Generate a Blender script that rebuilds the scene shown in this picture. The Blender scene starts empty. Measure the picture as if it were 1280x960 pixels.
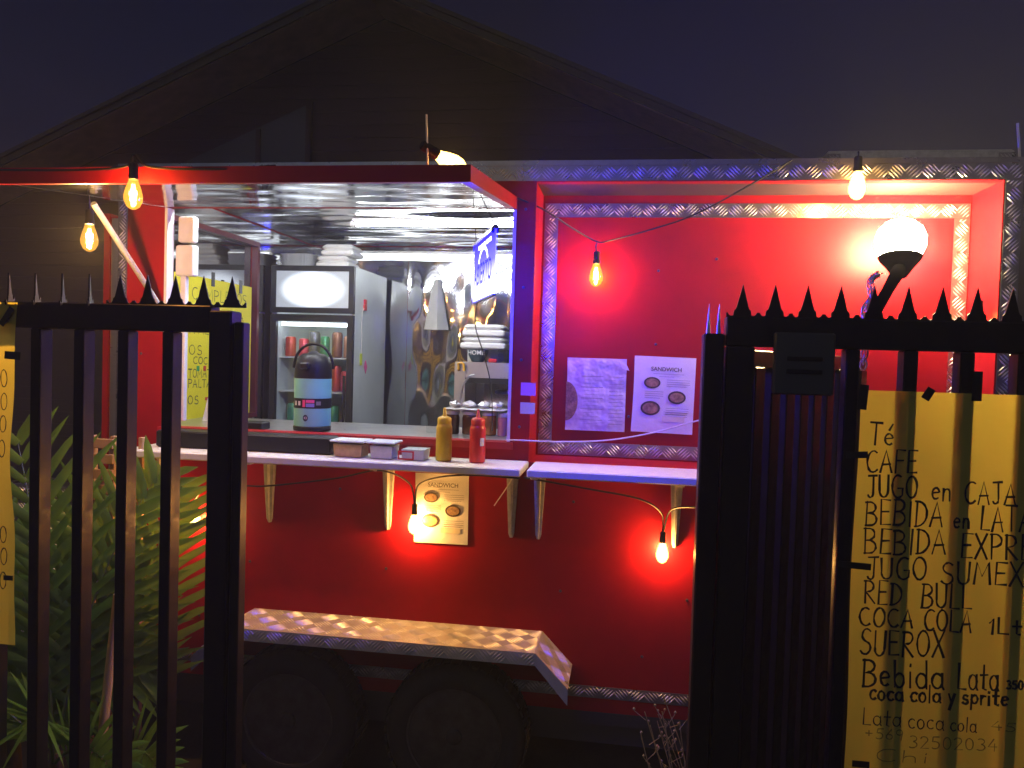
import bpy, bmesh, math, random
from mathutils import Vector, Matrix
R = math.radians
random.seed(11)
SC = bpy.context.scene
COL = SC.collection

# ------------------------------------------------------------------ camera
def cam_setup():
    yaw, pitch, roll = R(8.3), R(-1.8), R(1.7)
    f = Vector((-math.sin(yaw)*math.cos(pitch), math.cos(yaw)*math.cos(pitch), math.sin(pitch)))
    r = Vector((math.cos(yaw), math.sin(yaw), 0)); u = r.cross(f)
    rr = r*math.cos(roll) + u*math.sin(roll); uu = -r*math.sin(roll) + u*math.cos(roll)
    cd = bpy.data.cameras.new('camera'); co = bpy.data.objects.new('camera', cd); COL.objects.link(co)
    m = Matrix((rr, uu, -f)).transposed().to_4x4(); m.translation = (0, -2.97, 1.72)
    co.matrix_world = m
    cd.sensor_width = 36; cd.lens = 36*967/1280; cd.clip_start = .05; cd.clip_end = 500
    SC.camera = co
cam_setup()

# ------------------------------------------------------------------ dusk sky, low sun, exposure
SUN_EL, SUN_AZ = -2.0, 235.0
W = bpy.data.worlds.new('World'); SC.world = W; W.use_nodes = True
wn = W.node_tree.nodes; wl = W.node_tree.links
bg = wn['Background']; sky = wn.new('ShaderNodeTexSky'); sky.sky_type = 'NISHITA'; sky.sun_disc = False
sky.sun_elevation = R(SUN_EL); sky.sun_rotation = R(SUN_AZ); sky.air_density = 1.0; sky.dust_density = .5; sky.ozone_density = 5
wl.new(sky.outputs[0], bg.inputs[0]); bg.inputs[1].default_value = .15
sd = bpy.data.lights.new('sun', 'SUN'); sd.energy = .27; sd.angle = R(50); sd.color = (.80, .88, 1.0)
so = bpy.data.objects.new('sun', sd); COL.objects.link(so)
so.rotation_euler = (R(50), 0, R(-20))
vs = SC.view_settings; vs.view_transform = 'Standard'; vs.look = 'None'; vs.exposure = 0; vs.gamma = 1; vs.use_curve_mapping = False
cy = SC.cycles
SC.render.engine = 'CYCLES'; cy.use_denoising = True; cy.max_bounces = 6; cy.volume_bounces = 0; cy.diffuse_bounces = 3; cy.transparent_max_bounces = 16
cy.sample_clamp_indirect = 6; cy.caustics_reflective = False; cy.caustics_refractive = False; cy.use_light_tree = True; cy.use_adaptive_sampling = True; cy.adaptive_threshold = .02

# ------------------------------------------------------------------ materials
def mat(name, col, rough=.5, metal=0, var=0, vscale=8, bump=0, bscale=30, coat=0, emit=None, estr=0, trans=0, spec=.5, col2=None, rvar=0, stretch=None, bdist=.004):
    m = bpy.data.materials.new(name); m.use_nodes = True
    n = m.node_tree.nodes; l = m.node_tree.links; b = n['Principled BSDF']
    b.inputs['Base Color'].default_value = (*col, 1); b.inputs['Roughness'].default_value = rough
    b.inputs['Metallic'].default_value = metal; b.inputs['Coat Weight'].default_value = coat
    b.inputs['Specular IOR Level'].default_value = spec; b.inputs['Transmission Weight'].default_value = trans
    if emit: b.inputs['Emission Color'].default_value = (*emit, 1); b.inputs['Emission Strength'].default_value = estr
    tc = n.new('ShaderNodeTexCoord'); src = tc.outputs['Object']
    if stretch:
        mp = n.new('ShaderNodeMapping'); mp.inputs['Scale'].default_value = stretch; l.new(src, mp.inputs[0]); src = mp.outputs[0]
    if var or rvar:
        t = n.new('ShaderNodeTexNoise'); t.inputs['Scale'].default_value = vscale; t.inputs['Detail'].default_value = 6; t.inputs['Roughness'].default_value = .65
        l.new(src, t.inputs['Vector'])
        if var:
            mx = n.new('ShaderNodeMix'); mx.data_type = 'RGBA'
            c2 = col2 or tuple(c*(1-var) for c in col)
            mx.inputs[6].default_value = (*col, 1); mx.inputs[7].default_value = (*c2, 1)
            rp = n.new('ShaderNodeMapRange'); rp.inputs[1].default_value = .35; rp.inputs[2].default_value = .7
            l.new(t.outputs[0], rp.inputs[0]); l.new(rp.outputs[0], mx.inputs[0]); l.new(mx.outputs[2], b.inputs['Base Color'])
        if rvar:
            rr = n.new('ShaderNodeMapRange'); rr.inputs[1].default_value = .3; rr.inputs[2].default_value = .75
            rr.inputs[3].default_value = max(.02, rough-rvar); rr.inputs[4].default_value = rough+rvar
            l.new(t.outputs[0], rr.inputs[0]); l.new(rr.outputs[0], b.inputs['Roughness'])
    if bump:
        t2 = n.new('ShaderNodeTexNoise'); t2.inputs['Scale'].default_value = bscale; t2.inputs['Detail'].default_value = 3
        bp = n.new('ShaderNodeBump'); bp.inputs['Strength'].default_value = bump; bp.inputs['Distance'].default_value = bdist
        l.new(src, t2.inputs['Vector']); l.new(t2.outputs[0], bp.inputs['Height']); l.new(bp.outputs[0], b.inputs['Normal'])
    return m

def paper_mat(name, col, transl=.45, var=.12, rough=.6, gloss=0, bump=.1, bscale=14):
    m = bpy.data.materials.new(name); m.use_nodes = True
    n = m.node_tree.nodes; l = m.node_tree.links; b = n['Principled BSDF']; out = n['Material Output']
    tc = n.new('ShaderNodeTexCoord'); t = n.new('ShaderNodeTexNoise'); t.inputs['Scale'].default_value = 9; t.inputs['Detail'].default_value = 5
    l.new(tc.outputs['Object'], t.inputs['Vector'])
    mx = n.new('ShaderNodeMix'); mx.data_type = 'RGBA'; mx.inputs[6].default_value = (*col, 1); mx.inputs[7].default_value = (*[c*(1-var) for c in col], 1)
    l.new(t.outputs[0], mx.inputs[0]); l.new(mx.outputs[2], b.inputs['Base Color'])
    b.inputs['Roughness'].default_value = rough; b.inputs['Coat Weight'].default_value = gloss; b.inputs['Coat Roughness'].default_value = .15
    t2 = n.new('ShaderNodeTexNoise'); t2.inputs['Scale'].default_value = bscale; t2.inputs['Detail'].default_value = 3
    l.new(tc.outputs['Object'], t2.inputs['Vector'])
    bp = n.new('ShaderNodeBump'); bp.inputs['Strength'].default_value = bump; bp.inputs['Distance'].default_value = .03
    l.new(t2.outputs[0], bp.inputs['Height']); l.new(bp.outputs[0], b.inputs['Normal'])
    tr = n.new('ShaderNodeBsdfTranslucent'); l.new(mx.outputs[2], tr.inputs['Color'])
    ms = n.new('ShaderNodeMixShader'); ms.inputs[0].default_value = transl
    l.new(b.outputs[0], ms.inputs[1]); l.new(tr.outputs[0], ms.inputs[2]); l.new(ms.outputs[0], out.inputs[0])
    return m

def emis(name, col, s):
    m = bpy.data.materials.new(name); m.use_nodes = True
    n = m.node_tree.nodes; l = m.node_tree.links; n.remove(n['Principled BSDF'])
    e = n.new('ShaderNodeEmission'); e.inputs[0].default_value = (*col, 1); e.inputs[1].default_value = s
    l.new(e.outputs[0], n['Material Output'].inputs[0]); return m

def bulb_glass(name, col, s, clear=.5):
    m = bpy.data.materials.new(name); m.use_nodes = True
    n = m.node_tree.nodes; l = m.node_tree.links; n.remove(n['Principled BSDF'])
    e = n.new('ShaderNodeEmission'); e.inputs[0].default_value = (*col, 1); e.inputs[1].default_value = s
    t = n.new('ShaderNodeBsdfTransparent'); t.inputs[0].default_value = (1, .82, .5, 1)
    g = n.new('ShaderNodeBsdfGlossy'); g.inputs['Roughness'].default_value = .05
    a = n.new('ShaderNodeMixShader'); a.inputs[0].default_value = clear; l.new(e.outputs[0], a.inputs[1]); l.new(t.outputs[0], a.inputs[2])
    c = n.new('ShaderNodeMixShader'); c.inputs[0].default_value = .06; l.new(a.outputs[0], c.inputs[1]); l.new(g.outputs[0], c.inputs[2])
    l.new(c.outputs[0], n['Material Output'].inputs[0]); return m

def pane_mat(name, tint, refl=.12, rough=.02):
    m = bpy.data.materials.new(name); m.use_nodes = True
    n = m.node_tree.nodes; l = m.node_tree.links; n.remove(n['Principled BSDF'])
    t = n.new('ShaderNodeBsdfTransparent'); t.inputs[0].default_value = (*tint, 1)
    g = n.new('ShaderNodeBsdfGlossy'); g.inputs['Roughness'].default_value = rough
    c = n.new('ShaderNodeMixShader'); c.inputs[0].default_value = refl; l.new(t.outputs[0], c.inputs[1]); l.new(g.outputs[0], c.inputs[2])
    l.new(c.outputs[0], n['Material Output'].inputs[0]); return m

M = {}
M['red'] = mat('red_paint', (.34, .0042, .011), .50, spec=.13, var=.45, vscale=3.5, col2=(.25, .0036, .009), bump=.08, bscale=6, rvar=.07)
M['red_trim'] = mat('red_trim_paint', (.42, .010, .016), .38, var=.2, vscale=9)
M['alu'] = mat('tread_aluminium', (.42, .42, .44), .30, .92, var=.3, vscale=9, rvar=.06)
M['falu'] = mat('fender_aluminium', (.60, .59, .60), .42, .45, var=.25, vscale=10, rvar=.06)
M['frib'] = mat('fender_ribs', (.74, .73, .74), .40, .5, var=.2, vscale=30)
M['rib'] = mat('highlit_tread_ribs', (.80, .80, .82), .36, .55, var=.2, vscale=30)  # same alloy as the plate; rib highlights put into the lighter colour
M['steel'] = mat('wavy_stainless', (.62, .63, .64), .075, 1, var=.15, vscale=3, bump=.12, bscale=2.6, rvar=.03, bdist=.02)
M['steel_c'] = mat('ceiling_stainless', (.60, .61, .62), .12, 1, var=.1, vscale=3, bump=.3, bscale=3.2, rvar=.05, stretch=(.5, 1.8, 1), bdist=.02)
M['steel_b'] = mat('brushed_steel', (.58, .58, .59), .32, .9, var=.08, vscale=12, rvar=.05, stretch=(1, 1, 6))
M['zinc'] = mat('zinc_bracket', (.70, .69, .67), .40, .45, var=.3, vscale=40)
M['black'] = mat('gate_black_paint', (.009, .009, .010), .42, spec=.3, var=.3, vscale=26, col2=(.020, .014, .011), bump=.10, bscale=60, rvar=.12)
M['plastic_k'] = mat('black_plastic', (.012, .012, .013), .45, spec=.25, var=.2, vscale=30)
M['rubber'] = mat('tyre_rubber', (.016, .016, .017), .75, var=.4, vscale=30, bump=.2, bscale=60)
M['rim'] = mat('painted_rim', (.13, .13, .14), .32, .8, var=.4, vscale=20)
M['white'] = mat('white_board', (.74, .73, .72), .45, var=.15, vscale=20, bump=.05)
M['foam'] = mat('white_foam', (.82, .82, .80), .6, var=.1, vscale=20, bump=.1, bscale=50)
M['enamel'] = mat('fridge_enamel', (.74, .80, .78), .25, var=.1, vscale=5)
M['ground'] = mat('dark_asphalt', (.045, .043, .042), .9, var=.5, vscale=6, bump=.5, bscale=60)
M['siding'] = mat('brown_siding', (.052, .019, .016), .8, var=.35, vscale=10, stretch=(.3, 1, 6), bump=.2, bscale=25)
M['soffit'] = mat('tan_soffit', (.78, .57, .42), .85, var=.25, vscale=5)
M['rooftile'] = mat('dark_roofing', (.05, .045, .04), .8, var=.4, vscale=12)
M['wood'] = mat('pale_wood', (.40, .24, .12), .65, var=.4, vscale=14, stretch=(1, 1, .2), bump=.2, bscale=40)
M['stake'] = mat('turned_stake', (.55, .36, .20), .55, var=.3, vscale=18, stretch=(1, 1, .15))
M['leaf'] = mat('palm_leaf', (.15, .30, .05), .32, var=.5, vscale=7, col2=(.08, .17, .03), bump=.1, bscale=40)
_n = M['leaf'].node_tree.nodes; _l = M['leaf'].node_tree.links; _b = _n['Principled BSDF']
_t = _n.new('ShaderNodeBsdfTranslucent'); _t.inputs[0].default_value = (.16, .30, .04, 1); _x = _n.new('ShaderNodeMixShader'); _x.inputs[0].default_value = .35
_l.new(_b.outputs[0], _x.inputs[1]); _l.new(_t.outputs[0], _x.inputs[2]); _l.new(_x.outputs[0], _n['Material Output'].inputs[0])
M['rachis'] = mat('palm_rachis', (.12, .20, .05), .45, var=.3, vscale=20)
M['bark'] = mat('palm_bark', (.10, .07, .04), .9, var=.5, vscale=30, bump=.6, bscale=50)
M['twig'] = mat('dry_twig', (.32, .24, .15), .8, var=.3, vscale=40)
M['ink'] = mat('black_ink', (.012, .012, .012), .6)
M['ink_faint'] = mat('faded_ink', (.25, .20, .03), .7)
M['tape'] = mat('black_tape', (.010, .010, .010), .4, bump=.2, bscale=80)
M['yellow'] = paper_mat('yellow_card', (.86, .70, .12), .58, .14, bump=.5, bscale=9)
M['paper'] = paper_mat('white_paper', (.80, .79, .77), .15, .06, bump=.15)
M['sleeve'] = paper_mat('glossy_sleeve', (.72, .71, .72), .1, .1, rough=.3, gloss=1, bump=.9, bscale=9)
M['sticker_p'] = paper_mat('pink_sticker', (.75, .30, .62), .05)
M['sticker_c'] = paper_mat('cream_sticker', (.70, .66, .52), .05)
M['grey_ink'] = mat('grey_print', (.24, .22, .24), .6)
M['brown_print'] = mat('brown_print', (.13, .06, .035), .5, var=.8, vscale=60, col2=(.45, .30, .16))
M['dark_print'] = mat('dark_ring_print', (.035, .022, .02), .5)
M['cord_k'] = mat('black_cord', (.012, .012, .012), .5)
M['cord_w'] = mat('white_cord', (.72, .68, .64), .5)
M['mustard'] = mat('mustard_bottle', (.70, .46, .02), .35, var=.1, vscale=20, spec=.6)
M['ketchup'] = mat('ketchup_bottle', (.62, .022, .02), .35, var=.1, vscale=20, spec=.6)
M['teal'] = mat('mint_shell', (.24, .62, .62), .3, var=.08, vscale=6)
M['navy'] = mat('navy_ceramic', (.02, .045, .07), .3)
M['clear'] = pane_mat('clear_plastic', (.92, .95, .95), .06, .08)
M['glass'] = pane_mat('fridge_glass', (.93, .95, .96), .06)
M['windowglass'] = pane_mat('side_window_glass', (.30, .34, .40), .35, .03)
M['gableglass'] = mat('gable_glass', (.05, .052, .055), .4, spec=.4)
M['food_o'] = mat('orange_sauce', (.72, .42, .15), .5, var=.3, vscale=50)
M['food_w'] = mat('white_salad', (.82, .79, .70), .5, var=.2, vscale=60)
M['foil'] = mat('foil_tray', (.8, .8, .8), .3, .55, bump=.8, bscale=40)
M['brownjar'] = mat('brown_jar', (.10, .035, .015), .15, spec=.7, var=.3, vscale=20)
M['amberjar'] = mat('amber_jar', (.55, .27, .05), .2, var=.3, vscale=30)
M['pinkjar'] = mat('pink_label', (.65, .25, .25), .4)
M['redplastic'] = mat('red_clip', (.60, .02, .03), .35)
M['limetag'] = mat('lime_tag', (.60, .68, .02), .5)
M['pinktag'] = mat('pink_tag', (.80, .08, .30), .5)
M['yellowhook'] = mat('yellow_hook', (.75, .40, .03), .4)
M['drawbar'] = mat('drawbar_paint', (.03, .03, .03), .5)
M['tube'] = emis('led_tube', (.93, .97, 1.0), 48)
M['fil'] = emis('filament', (1, .62, .16), 90)
M['flood'] = emis('flood_bulb', (1.0, .76, .34), 340)
M['amberglass'] = bulb_glass('amber_bulb_glass', (1, .42, .05), 2.2, .45)

# ------------------------------------------------------------------ mesh helpers
class MB:
    def __init__(s): s.v = []; s.f = []; s.smooth = False
    def box(s, x0, x1, y0, y1, z0, z1):
        o = len(s.v)
        s.v += [(x0,y0,z0),(x1,y0,z0),(x1,y1,z0),(x0,y1,z0),(x0,y0,z1),(x1,y0,z1),(x1,y1,z1),(x0,y1,z1)]
        s.f += [tuple(o+i for i in q) for q in ((0,3,2,1),(4,5,6,7),(0,1,5,4),(1,2,6,5),(2,3,7,6),(3,0,4,7))]
        return s
    def bbox(s, x0, x1, y0, y1, z0, z1, b=.003):          # chamfered box
        o = len(s.v); pts = []
        for z, i in ((z0, b), (z0+b, 0), (z1-b, 0), (z1, b)):
            for (px, py) in ((x0+i+b,y0+i),(x1-i-b,y0+i),(x1-i,y0+i+b),(x1-i,y1-i-b),(x1-i-b,y1-i),(x0+i+b,y1-i),(x0+i,y1-i-b),(x0+i,y0+i+b)):
                pts.append((px,py,z))
        s.v += pts
        for k in range(3):
            for j in range(8):
                a = o+k*8+j; c = o+k*8+(j+1) % 8
                s.f.append((a, c, c+8, a+8))
        s.f.append(tuple(o+7-i for i in range(8))); s.f.append(tuple(o+24+i for i in range(8)))
        return s
    def tube(s, pts, r, n=8, caps=True):
        pts = [Vector(p) for p in pts]; o = len(s.v); N = len(pts)
        rs = r if isinstance(r, (list, tuple)) else [r]*N
        up = Vector((0,0,1)); prev = None
        for i, p in enumerate(pts):
            d = (pts[min(i+1,N-1)]-pts[max(i-1,0)]).normalized()
            a = prev if prev is not None else (up if abs(d.z) < .95 else Vector((1,0,0)))
            x = (a - d*a.dot(d)).normalized(); y = d.cross(x); prev = x
            for k in range(n):
                t = 2*math.pi*k/n; s.v.append(tuple(p + (x*math.cos(t)+y*math.sin(t))*rs[i]))
        for i in range(N-1):
            for k in range(n):
                s.f.append((o+i*n+k, o+i*n+(k+1) % n, o+(i+1)*n+(k+1) % n, o+(i+1)*n+k))
        if caps:
            s.f.append(tuple(o+n-1-k for k in range(n))); s.f.append(tuple(o+(N-1)*n+k for k in range(n)))
        return s
    def lathe(s, prof, c=(0,0,0), n=20, axis='z', caps=True):
        o = len(s.v)
        for (r, h) in prof:
            for k in range(n):
                t = 2*math.pi*k/n; a, b = r*math.cos(t), r*math.sin(t)
                if axis == 'z': q = (c[0]+a, c[1]+b, c[2]+h)
                elif axis == 'y': q = (c[0]+a, c[1]-h, c[2]+b)
                else: q = (c[0]+h, c[1]+a, c[2]+b)
                s.v.append(q)
        for i in range(len(prof)-1):
            for k in range(n):
                s.f.append((o+i*n+k, o+i*n+(k+1) % n, o+(i+1)*n+(k+1) % n, o+(i+1)*n+k))
        if caps:
            s.f.append(tuple(o+n-1-k for k in range(n))); s.f.append(tuple(o+(len(prof)-1)*n+k for k in range(n)))
        return s
    def prism(s, poly, y0, y1):                            # poly in x,z extruded along y
        o = len(s.v); n = len(poly)
        s.v += [(x,y0,z) for x,z in poly] + [(x,y1,z) for x,z in poly]
        s.f.append(tuple(range(o, o+n))); s.f.append(tuple(o+2*n-1-i for i in range(n)))
        for i in range(n):
            j = (i+1) % n; s.f.append((o+i, o+n+i, o+n+j, o+j))
        return s
    def prismx(s, poly, x0, x1):                           # poly in y,z extruded along x
        o = len(s.v); n = len(poly)
        s.v += [(x0,y,z) for y,z in poly] + [(x1,y,z) for y,z in poly]
        s.f.append(tuple(o+n-1-i for i in range(n))); s.f.append(tuple(o+n+i for i in range(n)))
        for i in range(n):
            j = (i+1) % n; s.f.append((o+i, o+j, o+n+j, o+n+i))
        return s
    def xf(s, m):
        s.v = [tuple(m @ Vector(p)) for p in s.v]; return s
    def mesh(s, name, m):
        me = bpy.data.meshes.new(name); me.from_pydata(s.v, [], s.f); me.update()
        bm = bmesh.new(); bm.from_mesh(me); bmesh.ops.recalc_face_normals(bm, faces=bm.faces); bm.to_mesh(me); bm.free()
        if m: me.materials.append(m)
        if s.smooth:
            for p in me.polygons: p.use_smooth = True
            try: me.set_sharp_from_angle(angle=R(40))
            except Exception: pass
        return me
    def build(s, name, m, parent=None, smooth=False, **tags):
        s.smooth = s.smooth or smooth
        return link(name, s.mesh(name, M[m] if isinstance(m, str) else m), parent, **tags)

def link(name, data, parent=None, loc=None, rot=None, scale=None, **tags):
    o = bpy.data.objects.new(name, data); COL.objects.link(o)
    if parent is not None:
        o.parent = parent
        if parent.type == 'EMPTY' and not parent.get('_local'):
            o.matrix_parent_inverse = Matrix.Translation(-parent.location)
    if loc: o.location = loc
    if rot: o.rotation_euler = rot
    if scale: o.scale = scale
    for k, v in tags.items(): o[k] = v
    return o
def tag(o, label, cat, group=None):
    o['label'] = label; o['category'] = cat
    if group: o['group'] = group
    return o
def thing(name, loc, label, cat, group=None):
    o = bpy.data.objects.new(name, None); COL.objects.link(o); o.location = loc; o.empty_display_size = .1
    return tag(o, label, cat, group)
def curve_pts(pts, n=8):                                   # Catmull-Rom
    P = [Vector(p) for p in pts]; P = [P[0]*2-P[1]] + P + [P[-1]*2-P[-2]]; out = []
    for i in range(1, len(P)-2):
        for k in range(n):
            t = k/n; a, b, c, d = P[i-1], P[i], P[i+1], P[i+2]
            out.append(.5*((2*b)+(c-a)*t+(2*a-5*b+4*c-d)*t*t+(3*b-a-3*c+d)*t**3))
    out.append(P[-2]); return out

# tread plate: raised lozenge ribs on a rectangle; o = corner, u,v unit axes, n = outward normal
def tread(mb, o, u, v, n, w, h, c=.057, rl=.052, rw=.0070, rh=.0042, k=5):
    o, u, v, n = map(Vector, (o, u, v, n)); e = .002
    for i in range(-1, int(w/c)+2):
        for j in range(-1, int(h/c)+2):
            s = 1 if (i+j) % 2 == 0 else -1
            for q in range(k):
                off = (q-(k-1)/2)*.0105
                cx = (i+.5)*c - s*off*.707; cy = (j+.5)*c + off*.707
                dx, dy = .707*rl/2, .707*s*rl/2
                t0, t1 = -1., 1.
                for p, d, lim in ((cx, dx, w), (cy, dy, h)):
                    a, b = (e-p)/d, (lim-e-p)/d
                    if a > b: a, b = b, a
                    t0, t1 = max(t0, a), min(t1, b)
                if t1-t0 < .35: continue
                A = (cx+dx*t0, cy+dy*t0); B = (cx+dx*t1, cy+dy*t1); mx, my = (A[0]+B[0])/2, (A[1]+B[1])/2
                nx, ny = -.707*s*rw/2, .707*rw/2
                def pt(a, b, hh): return tuple(o+u*a+v*b+n*hh)
                b0 = len(mb.v)
                mb.v += [pt(*A,0), pt(*B,0), pt(mx+nx,my+ny,0), pt(mx-nx,my-ny,0),
                         pt(A[0]*.7+B[0]*.3, A[1]*.7+B[1]*.3, rh), pt(A[0]*.3+B[0]*.7, A[1]*.3+B[1]*.7, rh)]
                mb.f += [tuple(b0+t for t in q3) for q3 in ((0,3,4),(0,4,2),(3,1,5),(1,2,5),(3,5,4),(2,4,5))]
    return mb
def tread_strip(name, parent, o, u, v, w, h, n=(0,-1,0), th=.003, **kw):
    O, U, V, Nn = map(Vector, (o, u, v, n)); mb = MB(); b = []
    for hh in (0, th):
        for (a, c) in ((0,0),(w,0),(w,h),(0,h)): b.append(tuple(O+U*a+V*c+Nn*hh))
    mb.v = b; mb.f = [(0,1,2,3),(4,7,6,5),(0,4,5,1),(1,5,6,2),(2,6,7,3),(3,7,4,0)]
    st = mb.build(name, 'alu', parent)
    r = tread(MB(), O+Nn*(th-.0002), U, V, Nn, w, h, **kw)
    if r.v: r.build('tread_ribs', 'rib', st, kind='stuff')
    return st

# ------------------------------------------------------------------ handwriting
def arc(cx, cy, rx, ry, a0, a1, n=9):
    return [(cx+rx*math.cos(R(a0+(a1-a0)*i/n)), cy+ry*math.sin(R(a0+(a1-a0)*i/n))) for i in range(n+1)]
G = {
'A': (.62, [[(0,0),(.30,1),(.60,0)],[(.1,.36),(.52,.38)]]), 'B': (.58, [[(.03,0),(.06,1)],[(.0,.98)]+arc(.2,.76,.3,.23,80,-80)+[(.08,.52)]+arc(.22,.26,.34,.26,80,-85)+[(.0,.0)]]),
'C': (.60, [arc(.36,.5,.34,.5,60,310,12)]), 'D': (.62, [[(.08,0),(.08,1)],[(0,.99)]+arc(.12,.5,.48,.49,80,-80,10)+[(.02,.0)]]),
'E': (.52, [[(.5,.98),(.06,1),(.05,0),(.52,.01)],[(.06,.52),(.42,.53)]]), 'F': (.50, [[(.5,.97),(.06,1),(.04,0)],[(.06,.52),(.42,.53)]]),
'G': (.64, [arc(.36,.5,.34,.5,62,290,12)+[(.6,.12),(.62,.42),(.38,.42)]]), 'H': (.6, [[(.05,0),(.05,1)],[(.55,0),(.55,1)],[(.05,.5),(.55,.52)]]),
'I': (.16, [[(.08,0),(.09,1)]]), 'J': (.5, [[(.05,.98),(.5,1)],[(.32,.99),(.33,.25)]+arc(.18,.2,.15,.2,0,-150,7)]), 'K': (.55, [[(.05,0),(.05,1)],[(.5,1),(.07,.45),(.54,0)]]),
'L': (.48, [[(.06,1),(.04,.02),(.48,.0)]]), 'M': (.75, [[(.02,0),(.10,1),(.36,.35),(.62,1),(.72,0)]]), 'N': (.6, [[(.04,0),(.05,1),(.54,.02),(.56,1)]]),
'O': (.64, [arc(.32,.5,.30,.5,95,460,16)]), 'P': (.54, [[(.05,0),(.06,1)],[(0,.98)]+arc(.2,.74,.32,.25,80,-90)+[(.06,.48)]]),
'R': (.58, [[(.05,0),(.06,1)],[(0,.98)]+arc(.2,.75,.30,.24,80,-90)+[(.08,.5),(.56,0)]]), 'S': (.52, [arc(.28,.76,.23,.24,40,250,9)+arc(.24,.25,.26,.25,80,-150,9)]),
'T': (.58, [[(0,1),(.58,.98)],[(.29,.98),(.28,0)]]), 'U': (.58, [[(.04,1),(.05,.35)]+arc(.29,.3,.24,.3,180,360,9)+[(.55,1)]]), 'X': (.58, [[(.02,1),(.56,0)],[(.55,1),(.0,0)]]),
'W': (.8, [[(0,1),(.2,0),(.4,.8),(.6,0),(.78,1)]]),
'a': (.50, [arc(.25,.28,.23,.27,40,400,12),[(.46,.55),(.46,.1),(.52,.0)]]), 'b': (.48, [[(.05,1),(.05,.02)],arc(.25,.27,.2,.27,160,-170,11)]), 'c': (.42, [arc(.26,.28,.23,.27,50,310,10)]),
'd': (.52, [arc(.25,.27,.22,.27,40,400,12),[(.46,1),(.47,.0)]]), 'e': (.46, [[(.05,.3),(.42,.34)]+arc(.24,.28,.2,.27,15,310,10)]), 'g': (.48, [arc(.24,.3,.2,.25,40,400,12),[(.44,.55),(.43,-.2)]+arc(.24,-.2,.19,.18,0,-160,6)]),
'h': (.46, [[(.05,1),(.05,0)],[(.06,.35)]+arc(.24,.36,.17,.19,170,0,6)+[(.42,0)]]), 'i': (.16, [[(.08,.52),(.08,0)],[(.08,.74),(.09,.80)]]), 'l': (.16, [[(.08,1),(.08,.0)]]),
'n': (.46, [[(.05,.54),(.05,0)],[(.06,.33)]+arc(.24,.36,.17,.19,170,0,6)+[(.42,0)]]), 'o': (.48, [arc(.24,.28,.22,.27,90,455,12)]), 'p': (.48, [[(.05,.54),(.05,-.35)],arc(.25,.28,.2,.26,160,-170,11)]),
'r': (.36, [[(.06,.54),(.06,0)],[(.07,.34),(.2,.52),(.34,.5)]]), 's': (.38, [arc(.2,.41,.15,.14,40,250,7)+arc(.18,.14,.18,.14,80,-150,7)]), 't': (.40, [[(.2,.92),(.2,.06),(.36,.02)],[(.02,.56),(.40,.57)]]),
'u': (.46, [[(.05,.54),(.06,.2)]+arc(.22,.18,.16,.18,180,350,6)+[(.40,.54)],[(.41,.3),(.43,0)]]), 'y': (.44, [[(.04,.54),(.22,.05)],[(.42,.56),(.1,-.36)]]),
'1': (.26, [[(.02,.72),(.18,1),(.18,0)]]), '2': (.5, [arc(.25,.74,.21,.25,160,-30,8)+[(.04,.0),(.5,.02)]]), '3': (.48, [arc(.2,.76,.22,.23,130,-80,8)+arc(.2,.26,.26,.26,80,-130,8)]),
'4': (.52, [[(.32,1),(.02,.35),(.5,.36)],[(.38,.6),(.38,0)]]), '5': (.5, [[(.46,1),(.12,.98),(.08,.58)]+arc(.22,.3,.25,.3,100,-130,9)]), '6': (.5, [[(.38,1),(.08,.4)]+arc(.25,.26,.2,.26,170,-185,10)]),
'0': (.5, [arc(.25,.5,.22,.5,90,452,14)]), '9': (.5, [arc(.25,.72,.2,.26,0,350,10)+[(.44,.7),(.36,0)]]), '+': (.5, [[(.05,.5),(.45,.5)],[(.25,.25),(.25,.75)]]),
}
G['é'] = (.46, G['e'][1] + [[(.26,.72),(.42,1.0)]])
def hand(mb, text, x0, z0, x1, z1, h, sw=.0026, place=None, rnd=random):
    tot = sum((G[c][0]+.16) if c != ' ' else .38 for c in text) - .16
    L = math.hypot(x1-x0, z1-z0); sx = L/tot; ux, uz = (x1-x0)/L, (z1-z0)/L
    cur = 0; lay = 0
    for c in text:
        if c == ' ': cur += .38; continue
        w, strokes = G[c]; jy = rnd.uniform(-.03,.03); js = rnd.uniform(.95,1.06); sl = rnd.uniform(-.03,.05)
        for st in strokes:
            pts = []
            for (a, b) in st:
                a = (cur+a+sl*b+rnd.uniform(-.008,.008))*sx; b = (b*js+jy+rnd.uniform(-.008,.008))*h
                pts.append((x0+ux*a-uz*b*.3, z0+uz*a+b))
            lay += 1; d = .0006+.00006*(lay % 9); o = len(mb.v); N = len(pts)
            for i in range(N):
                p, q = pts[max(i-1,0)], pts[min(i+1,N-1)]
                dx, dz = q[0]-p[0], q[1]-p[1]; ll = math.hypot(dx,dz) or 1
                wv = sw*(.62+.62*rnd.random())/2
                ex = (-1 if i == 0 else 1 if i == N-1 else 0)*sw*.4
                cx, cz = pts[i][0]+dx/ll*ex, pts[i][1]+dz/ll*ex
                for s in (1,-1): mb.v.append(place(cx-dz/ll*wv*s, cz+dx/ll*wv*s, d))
            for i in range(N-1): mb.f.append((o+2*i, o+2*i+1, o+2*i+3, o+2*i+2))
        cur += w+.16
    return mb

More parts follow.
